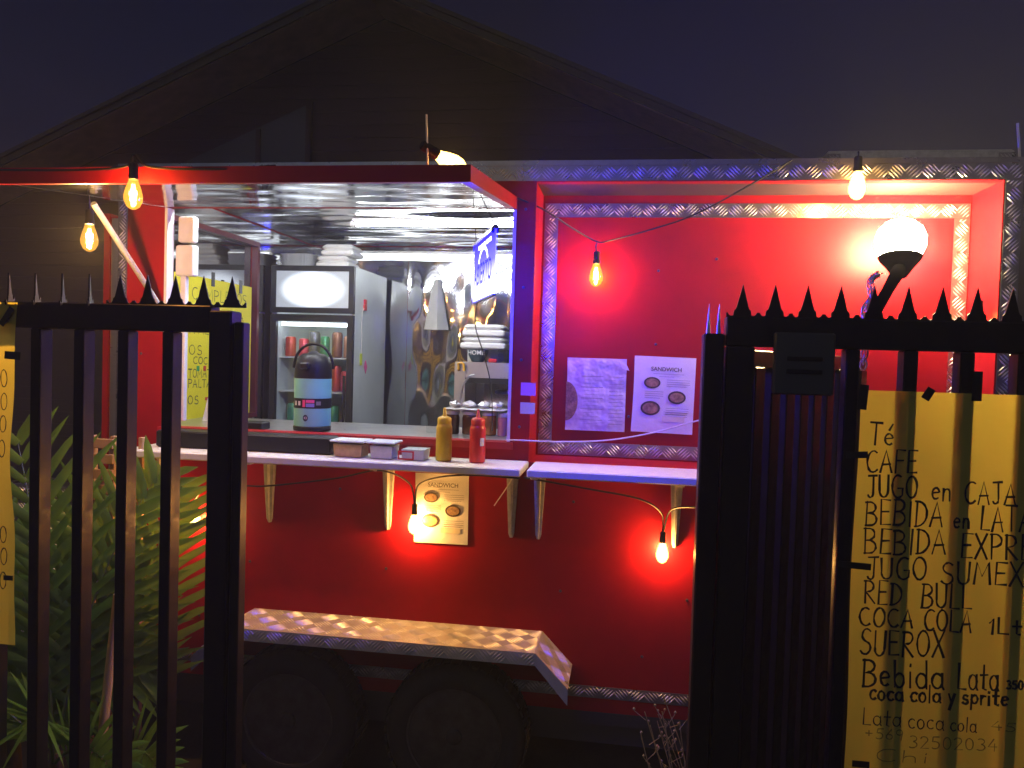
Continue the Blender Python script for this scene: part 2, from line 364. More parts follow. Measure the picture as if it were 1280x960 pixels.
def text_mb(txt, size, place, extr=0):
    cu = bpy.data.curves.new('t', 'FONT'); cu.body = txt; cu.size = size; cu.align_x = 'CENTER'; cu.align_y = 'CENTER'; cu.offset = size*.012
    o = bpy.data.objects.new('t', cu); COL.objects.link(o)
    dg = bpy.context.evaluated_depsgraph_get(); me = o.evaluated_get(dg).to_mesh()
    mb = MB(); mb.v = [place(v.co.x, v.co.y) for v in me.vertices]; mb.f = [tuple(p.vertices) for p in me.polygons]
    o.evaluated_get(dg).to_mesh_clear(); bpy.data.objects.remove(o); bpy.data.curves.remove(cu); return mb

# ================================================================== SETTING
g = MB(); S = 120
g.v = [(-S,-S,0),(S,-S,0),(S,S,0),(-S,S,0)]; g.f = [(0,1,2,3)]
g.build('ground', 'ground', kind='structure')

# ------------------------------------------------------------------ house behind
def house():
    h = thing('house', (-3.2, 7, 0), 'dark brown gabled house rising behind the food trailer', 'house')
    ax, az, sl = -3.24, 6.21, .434
    YW, YV = 6.80, 5.98
    def rz(x): return az - sl*abs(x-ax)
    bh = .17; zz = .3
    while zz < 6.0:                                          # horizontal siding boards
        z1 = min(zz+bh-.006, 6.0)
        hw = min((az-.16-zz)/sl, 5.75)
        hw1 = min((az-.16-z1)/sl, 5.75)
        if hw1 > .05:
            b = MB(); b.prism([(ax-hw,zz),(ax+hw,zz),(ax+hw1,z1),(ax-hw1,z1)], YW, YW+.03)
            # lap: bottom edge stands proud
            b.v = [(x, y-(.008 if abs(z-zz) < 1e-6 and y < YW+.01 else 0), z) for x,y,z in b.v]
            b.build('siding_board', 'siding', h)
        zz += bh
    MB().prism([(ax-5.75,0),(ax+5.75,0),(ax+5.75,rz(ax+5.75)-.14),(ax,az-.14),(ax-5.75,rz(ax-5.75)-.14)], YW+.031, YW+.2).build('wall', 'siding', h)
    for s in (-1, 1):
        L = 6.4
        r = MB(); r.v = []; 
        def quad(y0, y1, t0, t1):
            m = MB(); xs = (ax, ax+s*L)
            m.v = [(xs[0],y0,rz(xs[0])+t0),(xs[1],y0,rz(xs[1])+t0),(xs[1],y1,rz(xs[1])+t0),(xs[0],y1,rz(xs[0])+t0),
                   (xs[0],y0,rz(xs[0])+t1),(xs[1],y0,rz(xs[1])+t1),(xs[1],y1,rz(xs[1])+t1),(xs[0],y1,rz(xs[0])+t1)]
            m.f = [(0,3,2,1),(4,5,6,7),(0,1,5,4),(1,2,6,5),(2,3,7,6),(3,0,4,7)]; return m
        rf = quad(YV-.03, 14, -.03, .02).build('roof', 'rooftile', h)
        quad(YV, YV+.03, -.115, -.032).build('barge_board', 'rooftile', rf)
        quad(YV+.032, YW+.03, -.125, -.105).build('soffit', 'soffit', rf)
    # sloped-top gable window
    w = MB(); w.prism([(-6.0,4.22),(-4.22,4.22),(-4.22,4.98)], YW-.05, YW-.02)
    wi = w.build('window', 'gableglass', h)
    MB().box(-4.24,-4.17,YW-.075,YW-.01,4.18,5.02).build('frame', 'siding', wi); MB().box(-4.93,-4.87,YW-.075,YW-.051,4.22,4.66).build('mullion', 'siding', wi)
    return h
house()

# ================================================================== FOOD TRAILER
T = thing('food_trailer', (-.4, 1, 0), 'red food trailer with raised serving hatch and tread plate trim', 'food trailer')
X0, X1, ZB, ZT = -2.11, 1.36, .37, 2.465
WX0, WX1, WZ0, WZ1 = -1.90, -.435, 1.40, 2.31      # serving window
PX0, PX1, PZ0, PZ1 = -.36, 1.298, 1.325, 2.405     # recessed side panel
DEP = 1.95; D0 = .25
fw = MB()
th = .045
xs = [X0, WX0, WX1, PX0, PX1, X1]; zs = sorted([ZB, PZ0, WZ0, WZ1, PZ1, ZT])
def solid(xa, za):
    if WX0 < xa < WX1 and WZ0 < za < WZ1: return False
    if PX0 < xa < PX1 and PZ0 < za < PZ1: return False
    return True
# continuous wall with two openings (front and rear skins plus reveals)
vid = {}
def vv(x, y, z):
    k = (round(x,4), round(y,4), round(z,4))
    if k not in vid: vid[k] = len(fw.v); fw.v.append(k)
    return vid[k]
for i in range(5):
    for j in range(5):
        a, b, c, d = xs[i], xs[i+1], zs[j], zs[j+1]
        if not solid((a+b)/2, (c+d)/2): continue
        fw.f.append((vv(a,0,c), vv(b,0,c), vv(b,0,d), vv(a,0,d)))
        fw.f.append((vv(a,th,d), vv(b,th,d), vv(b,th,c), vv(a,th,c)))
        for (p, q, ok) in (((a,c),(b,c), j > 0 and solid((a+b)/2,(zs[j-1]+zs[j])/2)), ((b,d),(a,d), j < 4 and solid((a+b)/2,(zs[j+1]+zs[min(j+2,5)])/2)),
                           ((b,c),(b,d), i < 4 and solid((xs[i+1]+xs[min(i+2,5)])/2,(c+d)/2)), ((a,d),(a,c), i > 0 and solid((xs[i-1]+xs[i])/2,(c+d)/2))):
            if not ok: fw.f.append((vv(p[0],0,p[1]), vv(p[0],th,p[1]), vv(q[0],th,q[1]), vv(q[0],0,q[1])))
fw.build('front_wall', 'red', T)
MB().box(X0, X0+.03, th, .26, ZB, ZT).box(X0, X0+.03, 1.14, DEP, ZB, ZT).box(X0, X0+.03, .26, 1.14, ZB, 1.36).box(X0, X0+.03, .26, 1.14, 2.33, ZT).build('end_wall', 'red', T)
MB().box(X1-.03, X1, th, DEP, ZB, ZT).build('end_wall', 'red', T)
MB().box(X0, X1, DEP, DEP+.04, ZB, ZT).build('rear_wall', 'red', T)
MB().box(X0-.004, X1+.004, -.004, DEP+.044, ZT, ZT+.02).build('roof', 'alu', T)
MB().box(X0, X1, .0, DEP, ZB-.05, ZB).build('floor', 'drawbar', T)
# stainless lining
def sheet(name, m, pts, nu, nv, amp, seed, parent):
    rr = random.Random(seed); A, B, Cc, D = map(Vector, pts); n = (B-A).cross(D-A).normalized(); mb = MB(); mb.smooth = True
    ph = [(rr.uniform(1,4), rr.uniform(1,4), rr.uniform(0,6)) for _ in range(6)]
    for i in range(nu+1):
        for j in range(nv+1):
            s, t = i/nu, j/nv; p = A*(1-s)*(1-t)+B*s*(1-t)+Cc*s*t+D*(1-s)*t
            w = sum(math.sin(a*s*6.3+c)*math.sin(b*t*6.3+c*1.7) for a,b,c in ph)/3
            e = min(1, 8*min(s,1-s,t,1-t)); mb.v.append(tuple(p+n*(w*amp*e)))
    for i in range(nu):
        for j in range(nv):
            a = i*(nv+1)+j; mb.f.append((a, a+nv+1, a+nv+2, a+1))
    return mb.build(name, m, parent)
Y1 = DEP-.015
for k, (a, b) in enumerate(((-2.075,-1.42),(-1.418,-.76),(-.758,.1),(.102,X1-.035))):   # rear lining sheets
    sheet('lining_panel', 'steel', ((a,Y1,ZB),(b,Y1,ZB),(b,Y1,2.43),(a,Y1,2.43)), 30, 50, .006, k+3, T)
for k, (a, b) in enumerate(((.05,.66),(.662,1.28),(1.282,1.93))):
    sheet('ceiling_panel', 'steel_c', ((-2.075,a,2.435),(-2.075,b,2.435),(X1-.035,b,2.435),(X1-.035,a,2.435)), 16, 80, .010, k+20, T)
MB().box(-2.078,-2.070,th,.26,ZB,2.43).box(-2.078,-2.070,1.14,1.93,ZB,2.43).box(-2.078,-2.070,.26,1.14,2.33,2.43).box(-2.078,-2.070,.26,1.14,ZB,1.36).build('side_lining', 'steel', T)
for (xa, xb, za, zb) in ((-2.07,WX0-.001,ZB,2.43),(WX0,WX1,2.311,2.43),(WX0,WX1,ZB,1.354),(WX1+.001,PX0-.022,ZB,2.43)):
    MB().box(xa,xb,th+.0005,th+.005,za,zb).build('front_lining', 'steel_b', T)
MB().box(PX0-.021,PX1+.021,D0+.031,D0+.036,PZ0-.02,2.43).build('front_lining', 'steel_b', T)
MB().box(PX0-.027,PX0-.0215,th+.0055,D0+.036,ZB,2.43).build('front_lining', 'steel_b', T)
# side window with red frame
sw = MB().box(-2.10,-2.095,.28,1.12,1.38,2.31).build('side_window', 'windowglass', T)
f = MB(); f.box(-2.09,-2.055,.26,1.15,2.31,2.335); f.box(-2.09,-2.055,.26,1.15,1.355,1.38); f.box(-2.09,-2.055,1.125,1.15,1.381,2.309); f.box(-2.09,-2.055,.26,.285,1.381,2.309)
f.build('window_frame', mat('maroon_frame', (.10,.012,.018), .4), sw)
MB().box(X0+.05,PX0-.03,th,.62,1.355,1.392).build('counter', 'steel_b', T)
MB().box(X0+.05,PX0-.03,.58,.62,.5,1.353).build('counter_front', 'steel_b', T)
MB().box(WX0-.012,WX1+.012,-.016,th-.004,1.372,1.399).build('window_sill', 'red_trim', T)
# aluminium angle round the window
for xa in (WX0, WX1-.012): MB().box(xa,xa+.012,-.003,th,1.40,2.305).build('window_angle', 'white', T)
# white conduit and junction box on the inside of the left jamb
m = MB(); m.bbox(-1.885,-1.80,.05,.09,2.03,2.16,.006); m.bbox(-1.86,-1.835,.05,.075,1.42,2.03,.003); m.bbox(-1.875,-1.80,.05,.085,2.17,2.28,.006)
m.build('junction_box', 'white', T)
m = MB(); m.bbox(-1.885,-1.845,.05,.08,1.47,1.56,.004); m.build('switch', 'white', T)

# recess with closed hatch panel
D0 = .25
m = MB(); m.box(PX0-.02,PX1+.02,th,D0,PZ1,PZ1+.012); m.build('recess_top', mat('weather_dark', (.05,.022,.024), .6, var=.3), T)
m = MB(); m.box(PX0-.02,PX1+.02,th,D0,PZ0-.012,PZ0); m.build('recess_bottom', 'red', T)
m = MB(); m.box(PX0-.012,PX0,th,D0,PZ0,PZ1); m.build('recess_side', 'red', T)
m = MB(); m.box(PX1,PX1+.012,th,D0,PZ0,PZ1); m.build('recess_side', 'red', T)
cp = MB().box(PX0-.02,PX1+.02,D0,D0+.03,PZ0-.012,PZ1+.012).build('closed_hatch', 'red', T)
ux, uz = (1,0,0), (0,0,1)
FZ0, FZ1, FX0, FX1, FW = 1.330, 2.372, -.352, 1.293, .056
tread_strip('tread_trim', cp, (FX0,D0,FZ1-FW), ux, uz, FX1-FX0, FW)
tread_strip('tread_trim', cp, (FX0,D0,FZ0), ux, uz, FX1-FX0, FW)
tread_strip('tread_trim', cp, (FX0,D0,FZ0+FW+.001), ux, uz, FW, FZ1-FZ0-2*FW-.002)
tread_strip('tread_trim', cp, (FX1-FW,D0,FZ0+FW+.001), ux, uz, FW, FZ1-FZ0-2*FW-.002)
# outer trims
tread_strip('roof_edge_trim', T, (-2.11,0,2.408), ux, uz, 3.47, .056)
tread_strip('corner_trim', T, (-2.11,0,.44), ux, uz, .042, 1.967)
tread_strip('corner_trim', T, (1.304,0,.44), ux, uz, .056, 1.967)
tread_strip('bottom_trim', T, (-2.11,0,.425), ux, uz, 3.47, .045)
# roof box lip
rb = MB().bbox(.79,1.50,.38,.90,2.485,2.615,.006).build('roof_hatch_box', 'zinc', T)
tread_strip('tread_trim', rb, (.79,.378,2.50), ux, uz, .05, .10); tread_strip('tread_trim', rb, (1.44,.378,2.50), ux, uz, .06, .10)
# screws on the skin
m = MB()
for (x,z) in ((-1.5,.86),(-.92,.87),(-.22,.83),(.26,.83),(-1.72,.62),(-1.12,1.18),(-.18,1.18),(-.6,.62),(.1,.6),(-2.0,1.7),(-2.0,1.1),(-.40,2.30),(-.40,2.0),(-.40,1.72),(-.40,1.46)):
    m.lathe([(.006,0),(.005,.003),(.002,.004)], (x,0,z), 8, 'y')
for (x,z) in ((.12,2.10),(.12,1.80),(.35,2.15),(.02,1.5),(.62,1.9),(.35,1.55)):
    m.lathe([(.006,0),(.005,.003),(.002,.004)], (x,D0,z), 8, 'y')
m.build('screws', 'rim', T, kind='stuff')
# nose section beyond the corner
MB().box(-2.30,-2.112,.22,1.6,.60,2.30).build('nose_panel', 'steel_b', T)
MB().box(-2.33,-2.302,.21,1.6,.60,2.32).build('nose_edge', 'red', T)

# raised serving hatch (hinged along the window head, tilting down to the front)
hz0, hz1, hy1 = 2.318, 2.218, -.90
ang = math.atan2(hz0-hz1, .90)
H0, H1 = -1.915, -.432
hx = MB(); hx.box(H0+.03,H1-.03,-.872,-.02,-.008,.018); 
rotm = Matrix.Translation((0,0,hz0)) @ Matrix.Rotation(ang, 4, 'X')
hatch = hx.xf(rotm).build('serving_hatch', 'red', T)
m = MB(); m.box(H0,H1,-.905,-.873,-.020,.026); m.xf(rotm).build('hatch_edge', 'red_trim', hatch)
m = MB(); m.box(H1-.03,H1,-.8725,-.01,-.020,.026); m.xf(rotm).build('hatch_edge', 'red_trim', hatch)
m = MB(); m.box(H0,H0+.03,-.8725,-.01,-.014,.026); m.xf(rotm).build('hatch_edge', 'steel_c', hatch)
ln = sheet('hatch_lining', 'steel_c', [tuple(rotm @ Vector(p)) for p in ((H0+.031,-.87,-.013),(H0+.031,-.03,-.013),(H1-.031,-.03,-.013),(H1-.031,-.87,-.013))], 14, 40, .003, 77, hatch)
MB().tube([(-1.905,-.43,2.235),(-1.905,-.02,1.895)], .011, 10).build('prop_strut', 'zinc', hatch, smooth=True)
MB().tube([(-.445,-.30,2.27),(-.445,-.52,2.245)], .004, 6).build('strut_stub', 'plastic_k', hatch)

# shelves with brackets
def shelf(xa, xb, brs):
    s = MB().bbox(xa, xb, -.25, -.004, 1.302, 1.330, .004).build('shelf', 'white', T)
    for bx in brs:
        b = MB(); zs_ = (1.301, 1.20, 1.10, 1.045, 1.028)       # pressed zinc bracket: tapered ribbed leg on the wall, arm under the shelf
        for q, z in enumerate(zs_):
            w = (.023,.0185,.0135,.011,.006)[q]; y = (-.050,-.042,-.030,-.022,-.012)[q]
            b.v += [(bx-w,-.001,z),(bx-w,y*.55,z),(bx-w*.35,y*.55,z),(bx-w*.22,y,z),(bx+w*.22,y,z),(bx+w*.35,y*.55,z),(bx+w,y*.55,z),(bx+w,-.001,z)]
        for q in range(4):
            for k in range(7): b.f.append((q*8+k, q*8+k+1, q*8+k+9, q*8+k+8))
        b.f.append((32,33,34,35,36,37,38,39)); b.bbox(bx-.014,bx+.014,-.21,-.051,1.290,1.3015,.002)
        b.build('bracket', 'zinc', s)
    return s
shelf(-1.915, -.358, (-1.885,-1.415,-.915,-.418))
shelf(-.335, .43, (-.312,.206))

# fender and wheels
def fender():
    ya, yb = -.235, -.001; zt = .668
    pts = [(-1.62,.60),(-1.50,zt),(-.29,zt),(-.165,.62)]     # outline
    pts = [(-1.615,.545),(-1.475,zt),(-.285,zt),(-.165,.548)]
    f = MB(); n = len(pts)
    prof = pts + [(x + (0 if 0 < i < n-1 else 0), z-.046) for i, (x, z) in reversed(list(enumerate(pts)))]
    f = MB(); o = 0
    for y in (ya, yb):
        for (x, z) in pts: f.v.append((x,y,z))
    for i in range(n-1): f.f.append((i, i+1, n+i+1, n+i))
    a = len(f.v)                                              # front lip
    for (x, z) in pts: f.v.append((x,ya,z-.046 if z > .6 else z-.060))
    for i in range(n-1): f.f.append((i, a+i, a+i+1, i+1))
    b = len(f.v)
    for (x, z) in pts: f.v.append((x,yb,z-.004)); 
    for (x, z) in pts: f.v.append((x,ya+.004,z-.004))
    for i in range(n-1): f.f.append((b+i, b+n+i, b+n+i+1, b+i+1))
    F = f.build('fender', 'falu', T)
    r = MB()
    tread(r, (pts[1][0],ya,zt+.0003), ux, (0,1,0), (0,0,1), pts[2][0]-pts[1][0], yb-ya, c=.076, rl=.070, rw=.0060, rh=.0028, k=6)
    for (p, q) in ((pts[0],pts[1]),(pts[2],pts[3])):
        d = Vector((q[0]-p[0],0,q[1]-p[1])); L = d.length; d.normalize(); nn = Vector((-d.z,0,d.x))
        tread(r, Vector((p[0],ya,p[1]))+nn*.0003, d, (0,1,0), nn, L, yb-ya, c=.076, rl=.070, rw=.0060, rh=.0028, k=6)
    tread(r, (pts[1][0],ya-.0003,zt-.048), ux, uz, (0,-1,0), pts[2][0]-pts[1][0], .048, rh=.0036)
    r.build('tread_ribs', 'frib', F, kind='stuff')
fender()
def wheel(x):
    w = bpy.data.objects.new('wheel', None); COL.objects.link(w); w.parent = T; w.matrix_parent_inverse = Matrix.Translation(-T.location)
    w.location = (x,-.03,.275); w['_local'] = 1; w.empty_display_size = .1
    t = MB(); t.lathe([(.175,.085),(.19,.095),(.225,.098),(.255,.09),(.270,.07),(.275,.04),(.275,-.04),(.27,-.07),(.255,-.09),(.19,-.095),(.175,-.085)], (0,0,0), 48, 'y', caps=False)
    for k in range(48):                                       # tread blocks
        a = 2*math.pi*k/48
        c, s_ = math.cos(a), math.sin(a)
        b = MB().box(-.012,.012,-.075,-.01,.273,.280).box(-.012,.012,.01,.075,.273,.280)
        b.xf(Matrix.Rotation(a,4,'Y')); o = len(t.v); t.v += b.v; t.f += [tuple(i+o for i in q) for q in b.f]
    t.build('tyre', 'rubber', w, smooth=True)
    r = MB(); r.lathe([(.182,.088),(.186,.094),(.178,.092),(.168,.06),(.150,.035),(.10,.05),(.075,.055),(.06,.052)], (0,0,0), 36, 'y')
    r.build('rim', 'rim', w, smooth=True)
    for k in range(10):
        a = 2*math.pi*k/10; MB().lathe([(.017,.0),(.016,.004),(.004,.005)], (.128*math.cos(a),-.043,.128*math.sin(a)), 10, 'y').build('rim_hole', 'plastic_k', w)
    for k in range(5):
        a = 2*math.pi*k/5+.3; MB().lathe([(.010,.0),(.010,.012),(.006,.016)], (.062*math.cos(a),-.052,.062*math.sin(a)), 6, 'y').build('wheel_nut', 'zinc', w)
    MB().lathe([(.036,.0),(.036,.03),(.03,.045),(.012,.05)], (0,-.05,0), 20, 'y').build('hub_cap', 'rim', w, smooth=True)
wheel(-1.268); wheel(-.60)
MB().box(X0,X1,.02,.08,.24,.315).build('chassis_rail', 'drawbar', T)
MB().box(-1.3,-.58,.10,.16,.22,.28).build('axle_beam', 'drawbar', T)
m = MB(); m.prism([(-3.0,.34),(-2.112,.34),(-2.112,.42),(-3.0,.42)], .25, .31); m.build('drawbar', 'drawbar', T)
# LED tubes under the ceiling
for (xa, xb, y, z, st) in ((-1.80,-.62,1.86,2.365,4),(-1.42,-.55,.95,2.408,60),(-1.78,-.62,.085,2.375,175)):
    fx = MB().bbox(xa-.02,xb+.02,y-.02,y+.02,z+.012,z+.028,.003).build('tube_fixture', 'white', T)
    MB().tube([(xa,y,z),(xb,y,z)], .012, 12).build('led_tube', emis('led_tube', (.93,.97,1), st), fx, smooth=True)
    MB().tube([(xb+.001,y,z),(xb+.03,y,z)], .016, 12).tube([(xa-.03,y,z),(xa-.001,y,z)], .016, 12).build('end_cap', 'white', fx, smooth=True)

# ================================================================== GATE AND FENCE
RZ0, RZ1 = 1.770, 1.843
def spike_mesh(p):
    pr = [(-p/2,-.004),(-p/2,.010),(-p/2+.003,.011),(-p/2+.006,.006),(-p/2+.011,.002),(-p/2+.017,.004),(-.0215,.010),(-.0205,.016),(-.0165,.019),(-.0145,.024),(-.0035,.068),(0,.082)]
    pr = pr + [(-x,z) for x,z in reversed(pr[:-1])]
    return MB().prism(pr, -.002, .002).mesh('spike', M['black'])
def bar_mesh(w, d, z0, z1): return MB().bbox(-w/2,w/2,-d/2,d/2,z0,z1,.003).mesh('bar', M['black'])
BAR = bar_mesh(.032, .05, .12, RZ0)
# swung / fixed leaf on the left
GL = thing('iron_gate', (-1.5,-.97,0), 'black spiked iron gate leaf in front of the palm', 'gate')
MB().bbox(-2.45,-1.125,-.995,-.945,RZ0,RZ1,.003).build('top_rail', 'black', GL)
MB().bbox(-2.45,-1.125,-.99,-.95,.06,.12,.003).build('bottom_rail', 'black', GL)
MB().bbox(-1.128,-1.062,-1.0,-.94,.02,1.83,.004).build('gate_post', 'black', GL)
MB().bbox(-1.060,-1.032,-.99,-.95,.02,1.80,.003).build('stop_bar', 'black', GL)
for k in range(10): link('bar', BAR, GL, (-1.252-.135*k,-.97,0))
SPL = spike_mesh(.084)
for k in range(16):
    x = -1.077-.084*k
    link('spike', SPL, GL, (x,-.97-(.0 if k < 5 else .012),RZ1+.001), (0,0,0) if k < 5 else (0,R(-10),R(117)))
# fence on the right
GR = thing('iron_fence', (.7,-.97,0), 'black spiked iron fence holding the big yellow drinks list', 'fence')
MB().bbox(.244,1.75,-.995,-.945,RZ0,RZ1,.003).build('top_rail', 'black', GR)
MB().bbox(.244,1.75,-.99,-.95,.06,.12,.003).build('bottom_rail', 'black', GR)
MB().bbox(.190,.241,-1.0,-.94,.02,1.80,.004).build('gate_post', 'black', GR)
for x in (.203,.228):
    MB().lathe([(.006,0),(.0035,.03),(.0006,.075)], (x,-.97,1.80), 8).build('post_spike', 'zinc', GR)
MB().bbox(.246,.315,-.995,-.945,.12,RZ0,.004).build('hinge_post', 'black', GR)
for x in (.545,.6775,.804,.9307,1.057,1.184,1.31,1.437,1.56,1.69): link('bar', BAR, GR, (x,-.97,0))
SPR = spike_mesh(.0778)
for k in range(18): link('spike', SPR, GR, (.284+.0778*k,-.97,RZ1+.001))
lb = MB().bbox(.356,.497,-1.022,-.998,1.655,1.806,.004).build('lock_case', mat('grey_lock_case', (.05,.05,.05), .5), GR)
for z in (1.738,1.707): MB().bbox(.385,.468,-1.026,-1.0221,z,z+.010,.001).build('slot', 'plastic_k', lb)
# leaf folded back behind the fence
GF = thing('folded_gate_leaf', (.26,-.93,0), 'black gate leaf folded open behind the iron fence', 'gate')
d = Vector((.53,.80,0)).normalized(); rz = math.atan2(d.y, d.x)
LB = bar_mesh(.060, .06, .10, 1.72)
for k in range(10):
    p = Vector((.275,-.905,0)) + d*(.105*k); link('bar', LB, GF, (p.x,p.y,0), (0,0,rz))
for (z0,z1) in ((.08,.12),(1.715,1.765)):
    mb = MB().bbox(-.02,.99,-.018,.018,z0,z1,.003); mb.xf(Matrix.Translation((.275,-.905,0)) @ Matrix.Rotation(rz,4,'Z')); mb.build('rail', 'black', GF)

# ================================================================== YELLOW POSTERS
def bent_sheet(name, m, x0, x1, z0, z1, y, amp, parent=None, nx=14, nz=24, seed=1, edge=0, th=.0006):
    rr = random.Random(seed); ph = [(rr.uniform(2,9), rr.uniform(2,9), rr.uniform(0,6)) for _ in range(5)]
    mb = MB(); mb.smooth = True
    for i in range(nx+1):
        for j in range(nz+1):
            s, t = i/nx, j/nz; x = x0+(x1-x0)*s; z = z0+(z1-z0)*t
            w = sum(math.sin(a*x+b*z*1.3+c) for a,b,c in ph)/5
            if edge and i == nx: x += edge*(math.sin(z*7+1)+.5*math.sin(z*17))
            if i == 0 and edge == 0: x += .003*math.sin(z*9)
            mb.v.append((x, y-amp*(w+1), z))
    for i in range(nx):
        for j in range(nz):
            a = i*(nz+1)+j; mb.f.append((a, a+nz+1, a+nz+2, a+1))
    return mb.build(name, m, parent)
YP = -1.0
dp = bent_sheet('drinks_poster', 'yellow', .562, .975, .55, 1.672, YP, .0015, seed=4)
tag(dp, 'tall yellow handwritten drinks list taped to the iron fence', 'poster')
LINES = [('Té',.588,1.541,.642,1.542,.052),('CAFE',.584,1.473,.697,1.479,.052),('JUGO',.588,1.414,.701,1.418,.052),('en',.733,1.416,.775,1.416,.052),('CAJA',.807,1.41,.919,1.415,.05),
('BEBIDA',.587,1.346,.76,1.352,.06),('en',.785,1.351,.82,1.351,.044),('LATA',.845,1.348,.955,1.352,.057),('BEBIDA',.587,1.277,.77,1.286,.059),('EXPRE',.805,1.28,.960,1.286,.058),
('JUGO',.595,1.215,.73,1.221,.052),('SUMEX',.764,1.216,.944,1.223,.054),('RED',.592,1.155,.676,1.158,.055),('BULL',.722,1.155,.833,1.16,.058),('COCA',.583,1.1,.704,1.103,.044),('COLA',.73,1.102,.835,1.104,.05),('1Lt',.873,1.104,.945,1.106,.036),
('SUEROX',.588,1.029,.778,1.038,.061),('Bebida',.597,.953,.779,.962,.067),('Lata',.811,.963,.901,.968,.064),('350',.92,.975,.955,.977,.02),('coca cola y sprite',.614,.92,.924,.935,.040)]
FAINT = [('45',.89,.873,.943,.874,.021),('+569',.608,.825,.695,.829,.025),('32502034',.709,.811,.905,.824,.028),('Chi',.634,.771,.752,.779,.029)]
MID = [('Lata',.601,.857,.687,.86,.042),('coca',.705,.858,.784,.862,.042),('cola',.8,.862,.857,.864,.036)]
G['h'] = G['h']
pl = lambda x, z, d: (x, YP-.0042-d, z)
rt = random.Random(5); mb = MB()
for L in LINES: hand(mb, *L, sw=.0060 if L[0][0] in 'Bc' and L[0][1] in 'eo' else .0052, place=pl, rnd=rt)
mb.build('handwriting', 'ink', dp, kind='stuff')
mb = MB()
for L in FAINT: hand(mb, *L, sw=.0026, place=pl, rnd=rt)
mb.build('faded_handwriting', 'ink_faint', dp, kind='stuff')
mb = MB()
for L in MID: hand(mb, *L, sw=.003, place=pl, rnd=rt)
mb.build('thin_handwriting', 'ink', dp, kind='stuff')
def tape(parent, x, z, w, h, rot, y):
    m = MB().box(-w/2,w/2,-.0007,.0,-h/2,h/2)
    m.xf(Matrix.Translation((x,y,z)) @ Matrix.Rotation(R(rot),4,'Y')); return m.build('tape', 'tape', parent)
tape(dp,.568,1.655,.022,.060,4,YP-.006); tape(dp,.560,1.515,.05,.016,-4,YP-.006); tape(dp,.566,1.246,.075,.016,2,YP-.006)
tape(dp,.715,1.668,.02,.03,30,YP-.006); tape(dp,.822,1.69,.022,.07,0,YP-.006); tape(dp,.60,.76,.04,.016,0,YP-.006)
pp = bent_sheet('price_poster', 'yellow', -2.05, -1.712, .86, 1.84, YP-.002, .003, seed=9, edge=.008)
tag(pp, 'yellow poster strip with handwritten zeros at the edge of the gate', 'poster')
mb = MB(); rt = random.Random(8)
for (x,z) in ((-1.752,1.60),(-1.752,1.535),(-1.755,1.47),(-1.758,1.40),(-1.75,1.155),(-1.748,1.09),(-1.75,1.02)):
    hand(mb, '0', x, z, x+.022, z+.002, .046, sw=.0032, place=lambda x,z,d:(x,YP-.0085-d,z), rnd=rt)
mb.build('handwriting', 'ink', pp, kind='stuff')
tape(pp,-1.735,1.80,.06,.018,-55,YP-.0095); tape(pp,-1.715,1.69,.05,.022,3,YP-.0095); tape(pp,-1.722,1.055,.03,.014,0,YP-.0095)

# completos menu on the side window
xm = -2.045
cm = MB().box(xm-.0006,xm,.30,1.04,1.385,2.075).build('completos_poster', paper_mat('bright_yellow_card', (.86,.74,.02), .1, .06))
tag(cm, 'yellow handwritten hot dog menu inside the serving window', 'poster')
mb = MB(); rt = random.Random(3)
plx = lambda y, z, d: (xm+.0003+d, y, z)
for L in (('COMPLETOS',.45,1.965,.98,1.968,.055),('ITALIANO',.43,1.80,.80,1.80,.05),('PALTA',.62,1.88,.95,1.88,.045),('tos',.37,1.70,.545,1.70,.085),('COCKEN',.47,1.655,.72,1.652,.032),('TOMATE',.43,1.590,.66,1.588,.038),('PALTA',.43,1.542,.63,1.54,.038),('gos',.37,1.462,.52,1.46,.07),('00',.90,1.46,.97,1.46,.05),('00',.85,1.66,.95,1.66,.05)):
    hand(mb, *L, sw=.0045, place=plx, rnd=rt)
mb.build('handwriting', 'ink', cm, kind='stuff')
MB().box(xm+.0004,xm+.001,.50,.525,1.62,1.645).box(xm+.0004,xm+.001,.70,.74,1.53,1.555).build('green_mark', mat('green_mark', (.03,.35,.08), .5), cm)
MB().box(xm+.0004,xm+.001,.56,.585,1.62,1.645).box(xm+.0004,xm+.001,.58,.66,1.475,1.49).build('red_mark', mat('red_mark', (.6,.04,.03), .5), cm)
MB().box(xm+.0002,xm+.003,.62,.65,2.04,2.11).box(xm+.0002,xm+.003,.90,.93,2.03,2.10).build('tape', 'tape', cm)

